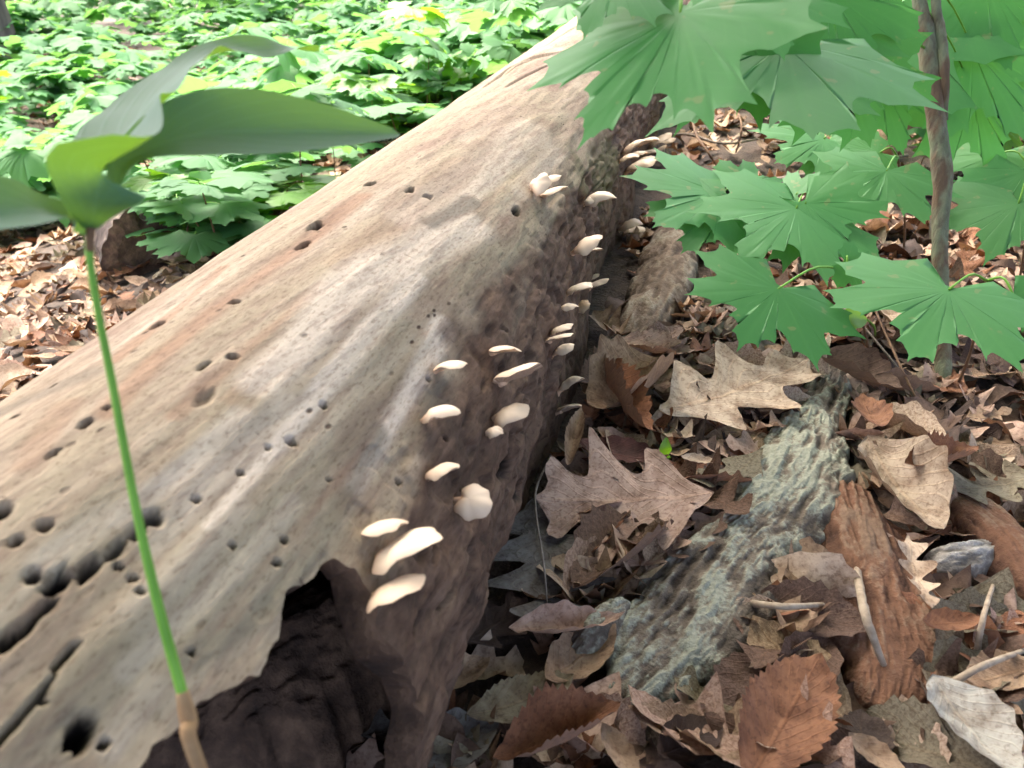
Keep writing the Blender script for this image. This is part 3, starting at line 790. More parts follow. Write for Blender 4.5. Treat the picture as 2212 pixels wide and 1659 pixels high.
def dead_mesh(kind, L, asp, seed, nT=44, nU=8, curl=0.2, bend=0.1, twist=0.3, crump=0.03, tear=0.0):
    rs = np.random.default_rng(seed)
    t = np.linspace(0, 1, nT); u = np.linspace(-1, 1, nU + 1)
    wl = leaf_profile(kind, t, rs) * 0.5 * asp; wr = leaf_profile(kind, t, rs) * 0.5 * asp
    if tear: wr = wr * (1 - tear * smooth(0.1, 0.3, vnoise(t * 5, 0.5, 0, seed)))
    U, Tt = np.meshgrid(u, t)
    Wd = np.where(U < 0, wl[:, None], wr[:, None])
    x = U * Wd
    y = Tt + np.abs(x) * (0.28 if kind == 'oak' else 0.36 if kind == 'toothed' else 0.15)
    y = np.where(Tt > 0.9, Tt + np.abs(x) * 0.1, y)
    z = curl * x ** 2 * 4 / max(asp, .2) + bend * 4 * (Tt - 0.5) ** 2 + crump * fbm(x * 6 + seed, y * 6, 0, seed, 3) + 0.012 * np.abs(x) / asp
    z = z + twist * x * (Tt - 0.5) + 0.010 * np.sin(Tt * 36 - np.abs(U) * 4) * np.abs(U)
    V = np.stack([x, y - 0.5, z], -1).reshape(-1, 3) * L
    V[:, 2] -= np.quantile(V[:, 2], 0.12)
    # a short dry stalk
    uv = np.stack([Tt, U * 0.5 + 0.5], -1).reshape(-1, 2)
    F = grid_faces(nT, nU + 1)
    return V, F, uv
COLS = {'tan': (0.34, 0.235, 0.145), 'pale': (0.48, 0.375, 0.265), 'pink': (0.43, 0.30, 0.22), 'rust': (0.23, 0.105, 0.05), 'brown': (0.13, 0.08, 0.052),
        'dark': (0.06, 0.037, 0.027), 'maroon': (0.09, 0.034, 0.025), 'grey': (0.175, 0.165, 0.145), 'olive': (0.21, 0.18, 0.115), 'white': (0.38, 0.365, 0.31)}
def jitter(c, s=0.12):
    f = 1 + random.uniform(-s, s); return (c[0] * f * (1 + random.uniform(-.05, .05)), c[1] * f, c[2] * f * (1 + random.uniform(-.08, .08)), 1)
def hero_dead(base, tip, asp, kind, colour, label, z=0.015, zt=None, seed=0, roll=0, tiltc=0.0, **kw):
    Bp = gplane(*base, z); Tp = gplane(*tip, z if zt is None else zt)
    L = float(np.linalg.norm(Tp - Bp)); C = (Bp + Tp) / 2
    V, F, uv = dead_mesh(kind, L, asp, seed, **kw)
    Bm = basis(Bp, Tp, tiltc, roll=roll)
    root = obj('dead_leaf', mesh_np('dead_leaf', V @ Bm.T, F, DEAD, uv=uv), None, tuple(C))
    root.color = (*COLS[colour], 1)
    tag(root, label, 'leaf')
    st = np.array([[0, -0.5 * L - 0.02, 0.004], [0, -0.5 * L, V[:, 2][:len(uv)].min() * 0 + 0.004], [0, -0.47 * L, float(V[4, 2])]])
    return root
HERO = [
    ((1540, 1075), (1155, 1085), .95, 'oak', 'pink', 'large pinkish tan lobed oak leaf lying flat between the log and the lichened bark slab', dict(z=.035, seed=1, curl=.06, bend=.05, tiltc=.35)),
    ((1420, 905), (1745, 785), .62, 'oak', 'pale', 'large pale tan oak leaf with deep pointed lobes below the maple leaf', dict(z=.03, zt=.045, seed=2, curl=.1, bend=.04, tiltc=.3)),
    ((1285, 775), (1400, 958), .17, 'toothed', 'rust', 'narrow orange-brown leaf rolled lengthwise, leaning over the pale leaves at the log', dict(z=.045, seed=3, curl=1.4, roll=25)),
    ((1150, 1085), (1200, 1370), .80, 'round_oak', 'grey', 'broad mottled grey-olive leaf lying flat at the foot of the log', dict(z=.02, seed=4, curl=.03, bend=.02, crump=.012)),
    ((1610, 1700), (1770, 1425), .52, 'toothed', 'rust', 'orange saw-toothed leaf propped up in front of the red rotten wood', dict(z=.03, zt=.05, seed=5, curl=.2, bend=.06, tiltc=.6)),
    ((1070, 1650), (1345, 1530), .42, 'toothed', 'rust', 'rust-red saw-toothed leaf lying on its edge below the lichened bark slab', dict(z=.02, zt=.035, seed=6, curl=.8, tiltc=.9, roll=20)),
    ((1100, 1368), (1350, 1340), .30, 'oval', 'pink', 'narrow pinkish leaf with rolled rim below the mottled grey leaf', dict(z=.03, seed=7, curl=.5)),
    ((2260, 1040), (1990, 1062), .55, 'round_oak', 'olive', 'olive tan leaf with round holes beside the red wood splinters', dict(z=.03, seed=8, curl=.1, tear=.4)),
    ((1870, 960), (2035, 1160), .50, 'oval', 'pale', 'pale beige leaf folded along its midrib beside the lichened bark slab', dict(z=.03, seed=9, curl=.6, tiltc=.3)),
    ((1950, 1015), (2110, 975), .40, 'toothed', 'rust', 'small rust-brown curled leaf above the olive tan leaf', dict(z=.045, seed=10, curl=.7)),
    ((2010, 1470), (2200, 1690), .60, 'oval', 'white', 'broad bleached whitish leaf lying below the rotten red wood', dict(z=.04, seed=11, curl=.3, bend=.1)),
    ((1250, 850), (1440, 745), .50, 'toothed', 'brown', 'brown leaf tucked against the foot of the log under the slender caps', dict(z=.02, seed=12, curl=.3)),
    ((1470, 990), (1556, 1000), .40, 'oval', 'pale', 'small pale pointed leaf next to the large pinkish oak leaf', dict(z=.04, seed=13, curl=.2)),
    ((1250, 965), (1445, 1000), .45, 'oval', 'maroon', 'glossy dark red-brown leaf half hidden behind the large pinkish oak leaf', dict(z=.03, seed=14, curl=.2)),
    ((1225, 1015), (1255, 885), .22, 'toothed', 'tan', 'narrow toothed tan leaf standing on edge at the foot of the log', dict(z=.04, zt=.06, seed=15, curl=1.0, tiltc=.6)),
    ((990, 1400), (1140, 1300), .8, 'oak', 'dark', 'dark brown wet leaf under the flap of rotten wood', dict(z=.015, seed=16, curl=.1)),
    ((850, 1670), (1080, 1560), .6, 'oval', 'grey', 'grey-green weathered leaf in the shade of the hollow log', dict(z=.015, seed=17, curl=.2)),
    ((1300, 1570), (1385, 1700), .35, 'oval', 'tan', 'light tan leaf strip lying next to the rust-red toothed leaf', dict(z=.035, seed=18, curl=.3)),
    ((1955, 1170), (2010, 1330), .35, 'round_oak', 'pale', 'yellowish crumpled leaf along the edge of the rotten red wood', dict(z=.06, seed=19, curl=.3, crump=.06)),
    ((1990, 1350), (2120, 1340), .5, 'oval', 'rust', 'bright orange pointed leaf beside the rotten red wood', dict(z=.04, seed=20, curl=.2)),
    ((1390, 870), (1250, 840), .55, 'oak', 'tan', 'tan leaf behind the rolled orange-brown leaf at the log', dict(z=.02, seed=21)),
    ((1330, 1240), (1480, 1120), .6, 'oak', 'pink', 'pinkish brown leaf with small holes hanging below the large pinkish oak leaf', dict(z=.02, seed=22, curl=.2)),
    ((1560, 1120), (1440, 1215), .5, 'oak', 'brown', 'brown ragged leaf touching the lichened bark slab', dict(z=.02, seed=23, curl=.3)),
    ((1180, 1480), (1330, 1360), .55, 'oval', 'tan', 'tan leaf lying between narrow pinkish leaf and lichened bark slab', dict(z=.02, seed=24)),
    ((1010, 1560), (1240, 1470), .5, 'toothed', 'olive', 'olive brown leaf flat on the ground in front of the rotten flap', dict(z=.018, seed=25, curl=.1)),
    ((1830, 1590), (1960, 1680), .5, 'oval', 'tan', 'tan ragged leaf beneath the orange saw-toothed leaf', dict(z=.03, seed=26)),
    ((2240, 1440), (2080, 1480), .55, 'oval', 'tan', 'plain tan leaf above the broad bleached leaf', dict(z=.03, seed=27)),
    ((1420, 1640), (1560, 1560), .6, 'oval', 'dark', 'nearly black leaf between the two rusty toothed leaves', dict(z=.02, seed=28)),
    ((1760, 770), (1950, 850), .5, 'oval', 'brown', 'dark brown bent leaf at the far tip of the lichened bark slab', dict(z=.03, seed=29, curl=.5)),
    ((1900, 930), (1860, 860), .6, 'oval', 'rust', 'red-brown leaf leaning on the upper end of the lichened bark slab', dict(z=.05, seed=30, curl=.3)),
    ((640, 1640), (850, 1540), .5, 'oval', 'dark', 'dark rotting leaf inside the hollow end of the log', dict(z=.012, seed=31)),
    ((1440, 800), (1270, 905), .55, 'oval', 'tan', 'curled tan leaf between the rolled orange leaf and the slender caps', dict(z=.03, seed=33, curl=.8, bend=.15)),
    ((1330, 740), (1500, 770), .5, 'toothed', 'pink', 'pinkish leaf at the lower end of the greyish rugged bark slab', dict(z=.03, seed=34, curl=.4)),
    ((1500, 960), (1360, 900), .5, 'round_oak', 'pale', 'pale crumpled leaf under the large pale oak leaf', dict(z=.02, seed=35, curl=.4, crump=.07)),
    ((1420, 1190), (1290, 1130), .5, 'oval', 'brown', 'brown leaf under the edge of the large pinkish oak leaf', dict(z=.02, seed=36, curl=.3)),
    ((900, 1500), (1060, 1430), .6, 'oval', 'tan', 'tan leaf leaning against the bottom of the rotten flap', dict(z=.03, seed=37, curl=.3)),
    ((780, 1600), (960, 1540), .5, 'oak', 'grey', 'greyish lobed leaf at the mouth of the rotted hollow', dict(z=.02, seed=38, curl=.3)),
    ((1950, 720), (1900, 640), .5, 'oval', 'pale', 'pale leaf standing up between the two big toothed maple leaves', dict(z=.05, seed=32, curl=.4)),
]
for (b_, t_, a_, k_, c_, lb, kw) in HERO:
    hero_dead(b_, t_, a_, k_, c_, lb, **kw)

# ------------------------------------------------------------------ bark slabs, rotten wood, twigs
SLABS = []
def on_slab(x, y, m=1.0):
    for C, h in SLABS:
        dd = np.hypot(C[:, 0] - x, C[:, 1] - y)
        if (dd < h * m).any(): return True
    return False
def slab(name, spine, widths, height, mat, label, cat, seed=0, n=120, m=46, rough=1.0, z=0.0, plate=1.0, fib=1.0):
    P = np.array([gplane(px, py, z) for px, py in spine]); C = catmull(P, n)
    dep = np.array([(p_[2] - CAMZ) / ray(px, py)[2] for p_, (px, py) in zip(P, spine)])
    wm = np.interp(np.linspace(0, 1, n), np.linspace(0, 1, len(widths)), np.array(widths) * PXM * dep)
    SLABS.append((C[::6], wm[::6] * 0.5))
    T = np.gradient(C, axis=0); T /= np.linalg.norm(T, axis=1)[:, None]
    S_ = np.stack([T[:, 1], -T[:, 0], 0 * T[:, 0]], -1)
    q = np.linspace(-1, 1, m); L = np.cumsum(np.r_[0, np.linalg.norm(np.diff(C, axis=0), axis=1)])
    Q, LL = np.meshgrid(q, L); endf = np.sin(np.linspace(0.03, 0.97, n) * math.pi) ** 0.35
    wj = 1 + 0.30 * fbm(LL * 22, np.sign(Q) * 3.3, 0, seed) + 0.14 * fbm(LL * 90, np.sign(Q) * 5, 0, seed + 2)
    Wd = 0.5 * wm[:, None] * endf[:, None] ** 0.5 * wj
    X = Q * Wd
    # blocky bark plates: ridged noise, stretched along the piece
    fb = fbm(X * 40 * fib + 2, LL * 15 / fib, 0, seed + 4, 5)
    st5 = (fb + 1) * 3.2; fl = np.floor(st5); terr = (fl + smooth(0.75, 1.0, st5 - fl)) / 6.4      # layered flakes with ragged edges
    rid = 1 - 2.0 * np.abs(fbm(X * 80 * fib, LL * 16 / fib, 0, seed + 6, 4))
    rel = 0.75 * terr + 0.28 * rid + 0.28 * fbm(X * 170 * fib, LL * 70 / fib, 0, seed + 7, 5) + 0.1
    rel = np.clip(rel, 0, 1.4)
    prof = (1 - np.abs(Q) ** 3.0) ** 0.5
    H = height * endf[:, None] * prof * (0.72 + 0.28 * fbm(X * 12, LL * 9, 0, seed + 8)) + rough * 0.011 * (rel - 0.55) * np.clip(prof * 3, 0, 1)
    V = C[:, None, :] + S_[:, None, :] * X[..., None]; V = V.copy()
    V[..., 2] += H + 0.006
    Vb = V.copy(); Vb[..., 2] = np.minimum(C[:, None, 2] - 0.012, V[..., 2] - 0.004)
    F = grid_faces(n, m); N = n * m
    bd = np.r_[np.arange(m - 1), np.arange(m - 1, N - 1, m), np.arange(N - 1, N - m, -1), np.arange((n - 1) * m, 0, -m)]
    bd2 = np.roll(bd, -1)
    side = np.stack([bd, bd2, bd2 + N, bd + N], -1)
    o0 = C[n // 2]
    rr = np.r_[rel.ravel(), rel.ravel() * 0.3]
    o = obj(name, mesh_np(name, np.vstack([V.reshape(-1, 3), Vb.reshape(-1, 3)]) - o0, np.vstack([F[:, ::-1] if False else F, side[:, ::-1], F[:, ::-1] + N]), mat, attrs={'relief': rr}), None, tuple(o0))
    tag(o, label, cat); return o
BARKL = mat_bark('lichened_bark', (0.03, 0.023, 0.018), (0.17, 0.14, 0.105), (0.33, 0.345, 0.265), 0.075)
BARKB = mat_bark('brown_bark', (0.045, 0.033, 0.024), (0.17, 0.125, 0.088), (0.27, 0.235, 0.175), 0.04)
REDW = mat_bark('red_rotten_wood', (0.045, 0.024, 0.016), (0.165, 0.085, 0.05), (0.24, 0.16, 0.105), 0.02)
GREYB = mat_bark('grey_bark', (0.05, 0.045, 0.04), (0.22, 0.20, 0.17), (0.40, 0.38, 0.34), 0.06)
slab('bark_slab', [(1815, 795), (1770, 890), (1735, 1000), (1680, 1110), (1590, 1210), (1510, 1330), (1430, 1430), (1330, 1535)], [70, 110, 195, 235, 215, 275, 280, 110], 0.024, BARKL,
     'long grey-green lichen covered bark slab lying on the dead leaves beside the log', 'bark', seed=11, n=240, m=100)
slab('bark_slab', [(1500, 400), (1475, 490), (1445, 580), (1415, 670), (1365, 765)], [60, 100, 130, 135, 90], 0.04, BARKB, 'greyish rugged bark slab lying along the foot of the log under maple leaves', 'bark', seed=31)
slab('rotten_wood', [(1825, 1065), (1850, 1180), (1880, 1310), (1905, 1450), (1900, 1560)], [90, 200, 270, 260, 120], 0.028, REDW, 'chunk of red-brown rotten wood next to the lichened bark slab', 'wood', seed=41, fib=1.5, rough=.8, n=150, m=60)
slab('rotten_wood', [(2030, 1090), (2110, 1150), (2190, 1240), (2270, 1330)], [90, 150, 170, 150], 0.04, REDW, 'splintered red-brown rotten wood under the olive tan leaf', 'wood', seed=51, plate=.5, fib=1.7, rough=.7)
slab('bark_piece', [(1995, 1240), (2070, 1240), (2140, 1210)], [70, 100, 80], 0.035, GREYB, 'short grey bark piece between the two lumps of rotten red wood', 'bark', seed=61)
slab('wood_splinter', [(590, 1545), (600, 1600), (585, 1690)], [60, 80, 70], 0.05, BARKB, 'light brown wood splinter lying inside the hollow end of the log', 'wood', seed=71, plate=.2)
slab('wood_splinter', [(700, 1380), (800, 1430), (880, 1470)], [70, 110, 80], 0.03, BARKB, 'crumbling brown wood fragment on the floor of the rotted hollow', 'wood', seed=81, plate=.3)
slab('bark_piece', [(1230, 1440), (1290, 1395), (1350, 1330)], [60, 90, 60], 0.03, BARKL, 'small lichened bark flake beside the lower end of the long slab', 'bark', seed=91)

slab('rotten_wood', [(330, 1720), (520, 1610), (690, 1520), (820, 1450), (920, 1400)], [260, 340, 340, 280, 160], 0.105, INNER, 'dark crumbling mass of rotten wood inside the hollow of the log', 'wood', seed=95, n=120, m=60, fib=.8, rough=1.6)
TW = [([(1190, 985), (1160, 1050), (1158, 1110), (1175, 1220), (1182, 1310)], .06, .0012, TWIG, 'thin curved grey stalk rising over the mottled grey leaf'),
      ([(1660, 390), (1800, 368), (1960, 335)], .05, .006, TWIG, 'straight grey stick lying under the maple leaves near the sapling'),
      ([(1490, 215), (1500, 280), (1530, 330), (1570, 385)], .12, .003, STEMB, 'dark forked twig standing behind the brown bark slab'),
      ([(2110, 1410), (2125, 1330), (2150, 1250)], .05, .0025, PALETWIG, 'short pale twig at the right of the bright orange pointed leaf'),
      ([(1480, 655), (1460, 740), (1420, 800)], .02, .0025, TWIG, 'brown twig beside the greyish rugged bark slab'),
      ([(1620, 1303), (1700, 1310), (1790, 1305)], .05, .003, PALETWIG, 'pale orange splint between the lichened slab and the red rotten wood'),
      ([(1860, 600), (1940, 780), (1990, 880)], .04, .0018, STEMB, 'thin reddish stem leaning between the two big toothed maple leaves'),
      ([(1790, 640), (1860, 700), (1960, 820)], .05, .0018, TWIG, 'thin olive twig passing behind the small oval green leaf'),
      ([(1690, 640), (1560, 960), (1500, 960)], .01, .0014, TWIG, 'hair-thin dry stem on the large pale tan oak leaf'),
      ([(2020, 1500), (2120, 1440), (2230, 1400)], .05, .003, PALETWIG, 'pale crooked twig above the broad bleached whitish leaf'),
      ([(520, 1640), (700, 1600), (880, 1650)], .012, .004, TWIG, 'dark stick on the floor of the hollow log'),
      ([(1400, 300), (1480, 290), (1560, 310), (1640, 300)], .05, .004, TWIG, 'brown stick lying at the far foot of the log'),
      ([(1560, 200), (1600, 260), (1590, 330)], .1, .003, STEMB, 'bare brown stem leaning under the overhanging maple leaves'),
      ([(1850, 1230), (1870, 1330), (1910, 1440)], .062, .004, PALETWIG, 'smooth tan splinter on top of the red rotten wood')]
for i, (pts, z, r_, mt, lb) in enumerate(TW):
    P = [gplane(px, py, z * (0.35 + 0.65 * math.sin(math.pi * k / (len(pts) - 1)))) for k, (px, py) in enumerate(pts)]
    o = tube_obj('twig', np.array(P) - P[0], [r_, r_ * .9, r_ * .6], mt, None, nseg=8, n=24, lump=.25, seed=i)
    o.location = tuple(P[0]); tag(o, lb, 'twig')
# ------------------------------------------------------------------ three-leaved plant in the foreground
def blade(name, spine, widths, parent, origin, mat, hints, nT=40, nU=10, cup=0.25, wave=0.03, seed=0):
    """leaf blade along a spine of (px, py, depth); hints = upper-side direction at each spine point"""
    P = np.array([at(*s) for s in spine]); C = catmull(P, nT)
    Hn = catmull(np.array(hints, float), nT)
    t = np.linspace(0, 1, nT)
    wm = np.interp(t, np.linspace(0, 1, len(widths)), widths)
    wm = np.convolve(np.pad(wm, 3, 'edge'), np.ones(7) / 7, 'valid'); wm[0] = min(wm[0], .003); wm[-1] = 0.0004
    T = np.gradient(C, axis=0); T /= np.linalg.norm(T, axis=1)[:, None]
    X = np.cross(T, Hn); X /= np.linalg.norm(X, axis=1)[:, None]; Z = np.cross(X, T)
    u = np.linspace(-1, 1, nU + 1); U, TT = np.meshgrid(u, t)
    off = U * wm[:, None]
    hz = cup * np.abs(off) * np.abs(U) ** 0.5 + wave * wm.max() * np.sin(TT * 17 + np.sign(U) * 1.3 + seed) * np.abs(U) ** 1.5
    V = C[:, None, :] + X[:, None, :] * off[..., None] + Z[:, None, :] * hz[..., None]
    uv = np.stack([TT, U * .5 + .5], -1).reshape(-1, 2)
    return obj(name, mesh_np(name, V.reshape(-1, 3) - origin, grid_faces(nT, nU + 1)[:, ::-1], mat, uv=uv), parent)

DP = 0.27
stem_px = [(195, 500, DP), (192, 545, DP), (213, 680, DP), (243, 830, DP), (290, 1080, DP), (340, 1300, DP * .99), (398, 1512, DP * .985), (432, 1662, DP * .985)]
SP_ = [at(*s) for s in stem_px]
base_pt = SP_[-1] + np.array([0.03, -0.012, 0]); base_pt[2] = float(gz(base_pt[0], base_pt[1])) - 0.004
plant = empty('three_leaved_plant', base_pt)
tag(plant, 'tall three-leaved woodland plant with slender green stalk in front of the log', 'plant')
o3 = base_pt
tube_obj('stalk', [p - o3 for p in SP_[:7]], [.0012, .0013, .0013, .0014, .0015, .0017, .0019], STEMG, plant, nseg=12, n=60)
low = [SP_[6] - (SP_[7] - SP_[6]) * .12, SP_[6] + (SP_[7] - SP_[6]) * .3, SP_[7], (SP_[7] * .5 + base_pt * .5), base_pt]
tube_obj('sheath', [p - o3 for p in low], [.0021, .0030, .0024, .003, .0036], SHEATH, plant, nseg=12, n=30, lump=.12)
tube_obj('stalk_joint', [SP_[1] - o3, SP_[0] - o3, at(200, 470, DP) - o3], [.0013, .0016, .0013], STEMB, plant, nseg=10, n=10)
U_ = (0, 0, 1)
# right leaflet, seen from above, midrib nearly level
blade('leaflet', [(196, 497, DP), (235, 420, DP * 1.05), (290, 335, DP * 1.08), (450, 288, DP * 1.14), (650, 284, DP * 1.22), (865, 290, DP * 1.34)],
      [.001, .0015, .006, .0185, .0165, .0005], plant, o3, PULPIT, [(.5, -.6, .9), (.5, -.6, .9), (0, -.75, .75), (0, -.75, .75), (0, -.7, .75), (.0, -.7, .8)], cup=.35, seed=1)
# upper leaflet: rises showing its lit underside, arches over and runs back, tip twisted
blade('leaflet', [(197, 497, DP), (207, 425, DP * .95), (232, 345, DP * .96), (268, 300, DP * 1.10), (330, 215, DP * 1.2), (410, 145, DP * 1.3), (475, 112, DP * 1.4), (560, 104, DP * 1.5), (690, 106, DP * 1.6)],
      [.0012, .0135, .0180, .0250, .0240, .0165, .008, .0085, .0004], plant, o3, PULPIT,
      [(-.35, .95, .25), (-.3, .95, .2), (-.25, .5, .9), (-.3, -.75, .65), (-.35, -.8, .5), (-.25, -.8, .5), (.0, -.3, .9), (.1, -.7, .6), (.2, .6, .7)], cup=.2, wave=.06, seed=2, nT=70)
# left leaflet drooping out of the picture
blade('leaflet', [(192, 503, DP), (150, 470, DP * .98), (70, 455, DP * .94), (-60, 470, DP * .9), (-220, 520, DP * .86)], [.0015, .006, .0125, .0165, .0005], plant, o3, PULPIT,
      [(0, -.5, .9)] * 5, cup=.3, seed=3)

# ------------------------------------------------------------------ maple sapling on the right
SAPB = ghit(2045, 850)
sap_d = 1.02
def mat_sapling():
    m, nt, b = M('mottled_sapling_bark'); k = NT(nt); c = k.objco()
    n1 = k.noise(c, 26, 4, 0.6, (1, 1, 0.45)); n2 = k.noise(c, 120, 4, 0.6, (1, 1, 0.3))
    base = k.ramp(n1, [(0.40, (0.115, 0.135, 0.07)), (0.50, (0.165, 0.18, 0.10)), (0.62, (0.12, 0.078, 0.04))])
    base = k.mix(k.ramp(n2, [(0.35, 0.6), (0.5, 0.0)]), base, (0.09, 0.06, 0.04))
    k.l(base, b.inputs['Base Color']); b.inputs['Roughness'].default_value = 0.85
    k.bump(k.math('ADD', n1, n2), 0.7, 0.006, b); return m
SAPM = mat_sapling()
sap = empty('maple_sapling', SAPB)
tag(sap, 'slender maple sapling with mottled brown bark and broad green leaves on low branches', 'tree')
tp = [SAPB + np.array([0, 0, -.02]), at(2035, 700, sap_d), at(2030, 520, sap_d), at(2035, 380, sap_d * .99), at(2020, 240, sap_d * .985), at(2005, 110, sap_d * .98), at(1985, 0, sap_d * .97), at(1960, -160, sap_d * .96), at(1950, -420, sap_d * .95)]
pw = PXM * sap_d / 2
tube_obj('trunk', [p - SAPB for p in tp], [40 * pw, 31 * pw, 31 * pw, 40 * pw, 37 * pw, 40 * pw, 28 * pw, 25 * pw, 21 * pw], SAPM, sap, nseg=22, n=130, lump=.30, seed=4)
tube_obj('second_stem', [p - SAPB for p in [at(2040, 260, sap_d * .99), at(2040, 150, sap_d * .97), at(2030, 60, sap_d * .97), at(2022, 0, sap_d * .96), at(2030, -160, sap_d * .97), at(2060, -420, sap_d)]],
         [14 * pw, 20 * pw, 21 * pw, 18 * pw, 18 * pw, 15 * pw], SAPM, sap, nseg=16, n=60, lump=.25, seed=6)
# low branch that carries the overhanging leaves (just above the picture)
BR = [at(1985, -60, sap_d * .965), at(1880, -150, .86), at(1720, -140, .70), at(1560, -110, .58), at(1470, -60, .52)]
tube_obj('branch', [p - SAPB for p in BR], [.006, .0045, .004, .003, .002], STEMB, sap, nseg=8, n=40)
BRc = catmull(np.array(BR), 40)
def stalk_on(J):
    i = np.argmin(np.linalg.norm(BRc - J, axis=1)); return BRc[i]
SAPL = [  # junction px, depth, tip px, depth, width, tilt to viewer, roll, droop
    ((1470, 30), .46, (1235, 311), .43, .88, .9, -18, .06), ((1690, 95), .62, (1400, 240), .55, 1.0, .4, 0, .1), ((1600, 60), .62, (1450, 262), .60, .85, .6, 0, .2),
    ((1640, -20), .60, (1700, 120), .56, 1.0, .9, 0, .1), ((1760, 40), .74, (1640, 190), .72, 1.1, .8, 0, .12), ((1790, -20), .72, (1880, 190), .70, 1.0, .8, 0, .12),
    ((1820, 130), .86, (1890, 315), .84, 1.1, .9, 0, .12), ((1930, 40), 1.12, (1790, 260), 1.08, 1.0, .7, 0, .12), ((1760, 180), .86, (1660, 235), .82, 1.1, .7, 0, .1),
    ((2130, -40), 1.08, (2200, 150), 1.05, 1.0, .8, 0, .12), ((2100, 100), 1.1, (2230, 300), 1.08, 1.0, .8, 0, .1), ((1330, -60), .48, (1260, 60), .44, .8, .4, 0, .1),
    ((2100, 200), 1.14, (2170, 380), 1.12, 1.0, .8, 0, .1), ((1900, 170), 1.12, (1960, 330), 1.1, 1.0, .8, 0, .1), ((1700, -40), .8, (1600, 120), .8, 1.0, .7, 0, .1)]
for i, (J, dJ, T, dT, lw, tc, rl, dr) in enumerate(SAPL):
    Jp = at(J[0], J[1], dJ)
    maple_leaf(sap, SAPB, J, dJ, T, dT, tiltc=tc, lw=lw, roll=rl, seed=300 + i, stalk=stalk_on(Jp) if i < 12 else np.array(tp[6 if i == 12 else 5]), droop=dr)

# ------------------------------------------------------------------ maple seedlings with hero leaves
def seedling(label, foot_px, leaves, group=None, top=None):
    f = ghit(*foot_px); root = empty('maple_seedling', f)
    Js = [at(J[0], J[1], dJ) for J, dJ, *_ in leaves]
    c = np.mean(Js, 0); tpz = max(j[2] for j in Js)
    topp = np.array([f[0] * .3 + c[0] * .7, f[1] * .3 + c[1] * .7, max(tpz - 0.01, f[2] + .05)])
    Q = [f - f + np.array([0, 0, -.004]), (f * .6 + topp * .4) - f + np.array([.006, 0, 0]), topp - f]
    tube_obj('stem', Q, [.0022, .0018, .0014], STEMB, root, nseg=7, n=14)
    for i, (J, dJ, T, dT, lw, tc, rl) in enumerate(leaves):
        maple_leaf(root, f, J, dJ, T, dT, tiltc=tc, lw=lw, roll=rl, seed=int(J[0] + J[1]), stalk=topp)
    tag(root, label, 'plant', group); return root
seedling('maple seedling with one large sharply toothed leaf hanging over the pale oak leaves', (1880, 800), [((1680, 625), .80, (1600, 745), .75, 1.2, 1.2, 10), ((1830, 570), .86, (1905, 605), .86, .9, 1.2, 0)])
seedling('maple seedling with a large wet star-shaped leaf in front of the sapling trunk', (2060, 850), [((2050, 625), .78, (1965, 765), .72, 1.2, 1.2, 0), ((2190, 640), .8, (2260, 740), .78, 1.0, 1.2, 0)])
seedling('low maple seedling with leaves spread beside the greyish rugged bark slab', (1650, 560), [((1560, 420), 1.08, (1420, 470), 1.0, 1.1, 1.0, 0), ((1570, 440), 1.06, (1470, 540), 1.0, 1.0, 1.1, 0), ((1600, 400), 1.1, (1700, 380), 1.12, .9, .9, 0)])
seedling('maple seedling with three spreading leaves between bark slab and grey stick', (1740, 610), [((1720, 450), 1.02, (1600, 550), .95, 1.1, 1.2, 0), ((1740, 440), 1.02, (1840, 560), .97, 1.1, 1.2, 0), ((1720, 420), 1.04, (1640, 400), 1.08, 1.0, 1.0, 0)])
seedling('maple seedling with leaves on both sides just left of the sapling trunk', (1950, 560), [((1915, 370), 1.14, (1850, 470), 1.1, 1.2, 1.1, 0), ((1900, 330), 1.2, (1810, 350), 1.2, 1.0, 1.0, 0)])
seedling('maple seedling with a flat bright leaf above the grey stick', (1800, 470), [((1780, 300), 1.3, (1670, 345), 1.25, 1.1, .9, 0), ((1790, 310), 1.3, (1830, 385), 1.25, 1.0, 1.0, 0)])
seedling('maple seedling with bright leaves at the right of the sapling trunk', (2190, 660), [((2200, 440), 1.08, (2130, 560), 1.04, 1.1, 1.1, 0), ((2215, 370), 1.1, (2250, 500), 1.06, 1.1, 1.1, 0), ((2160, 330), 1.15, (2090, 420), 1.12, 1.0, 1.0, 0)])
# small single-leaf plants
def sprout(label, foot, spine, widths, mat, hints):
    f = ghit(*foot); root = empty('sprout', f)
    tip0 = at(*spine[0])
    tube_obj('stem', [np.zeros(3), (tip0 - f) * .5 + np.array([.003, 0, .004]), tip0 - f], [.0016, .0014, .0012], STEMG, root, nseg=6, n=8)
    blade('leaf', spine, widths, root, f, mat, hints, nT=20, nU=6)
    tag(root, label, 'plant'); return root
V1 = (0, -.7, .7)
sprout('small sprout with one oval green leaf between the two big toothed maple leaves', (1890, 730), [(1872, 690, .88), (1840, 690, .86), (1800, 715, .85)], [.001, .016, .0005], LIME, [V1] * 3)
sprout('tiny green sprout behind the large pinkish oak leaf', (1440, 1000), [(1440, 990, .84), (1437, 970, .83), (1440, 945, .83)], [.001, .008, .0005], LIME, [V1] * 3)
sprout('sprout with a long drooping pale green blade behind the log', (450, 560), [(432, 370, 1.9), (436, 430, 1.88), (452, 512, 1.86)], [.02, .040, .02], SEEDL, [(0.2, -.9, .3)] * 3)
f0 = ghit(275, 545)

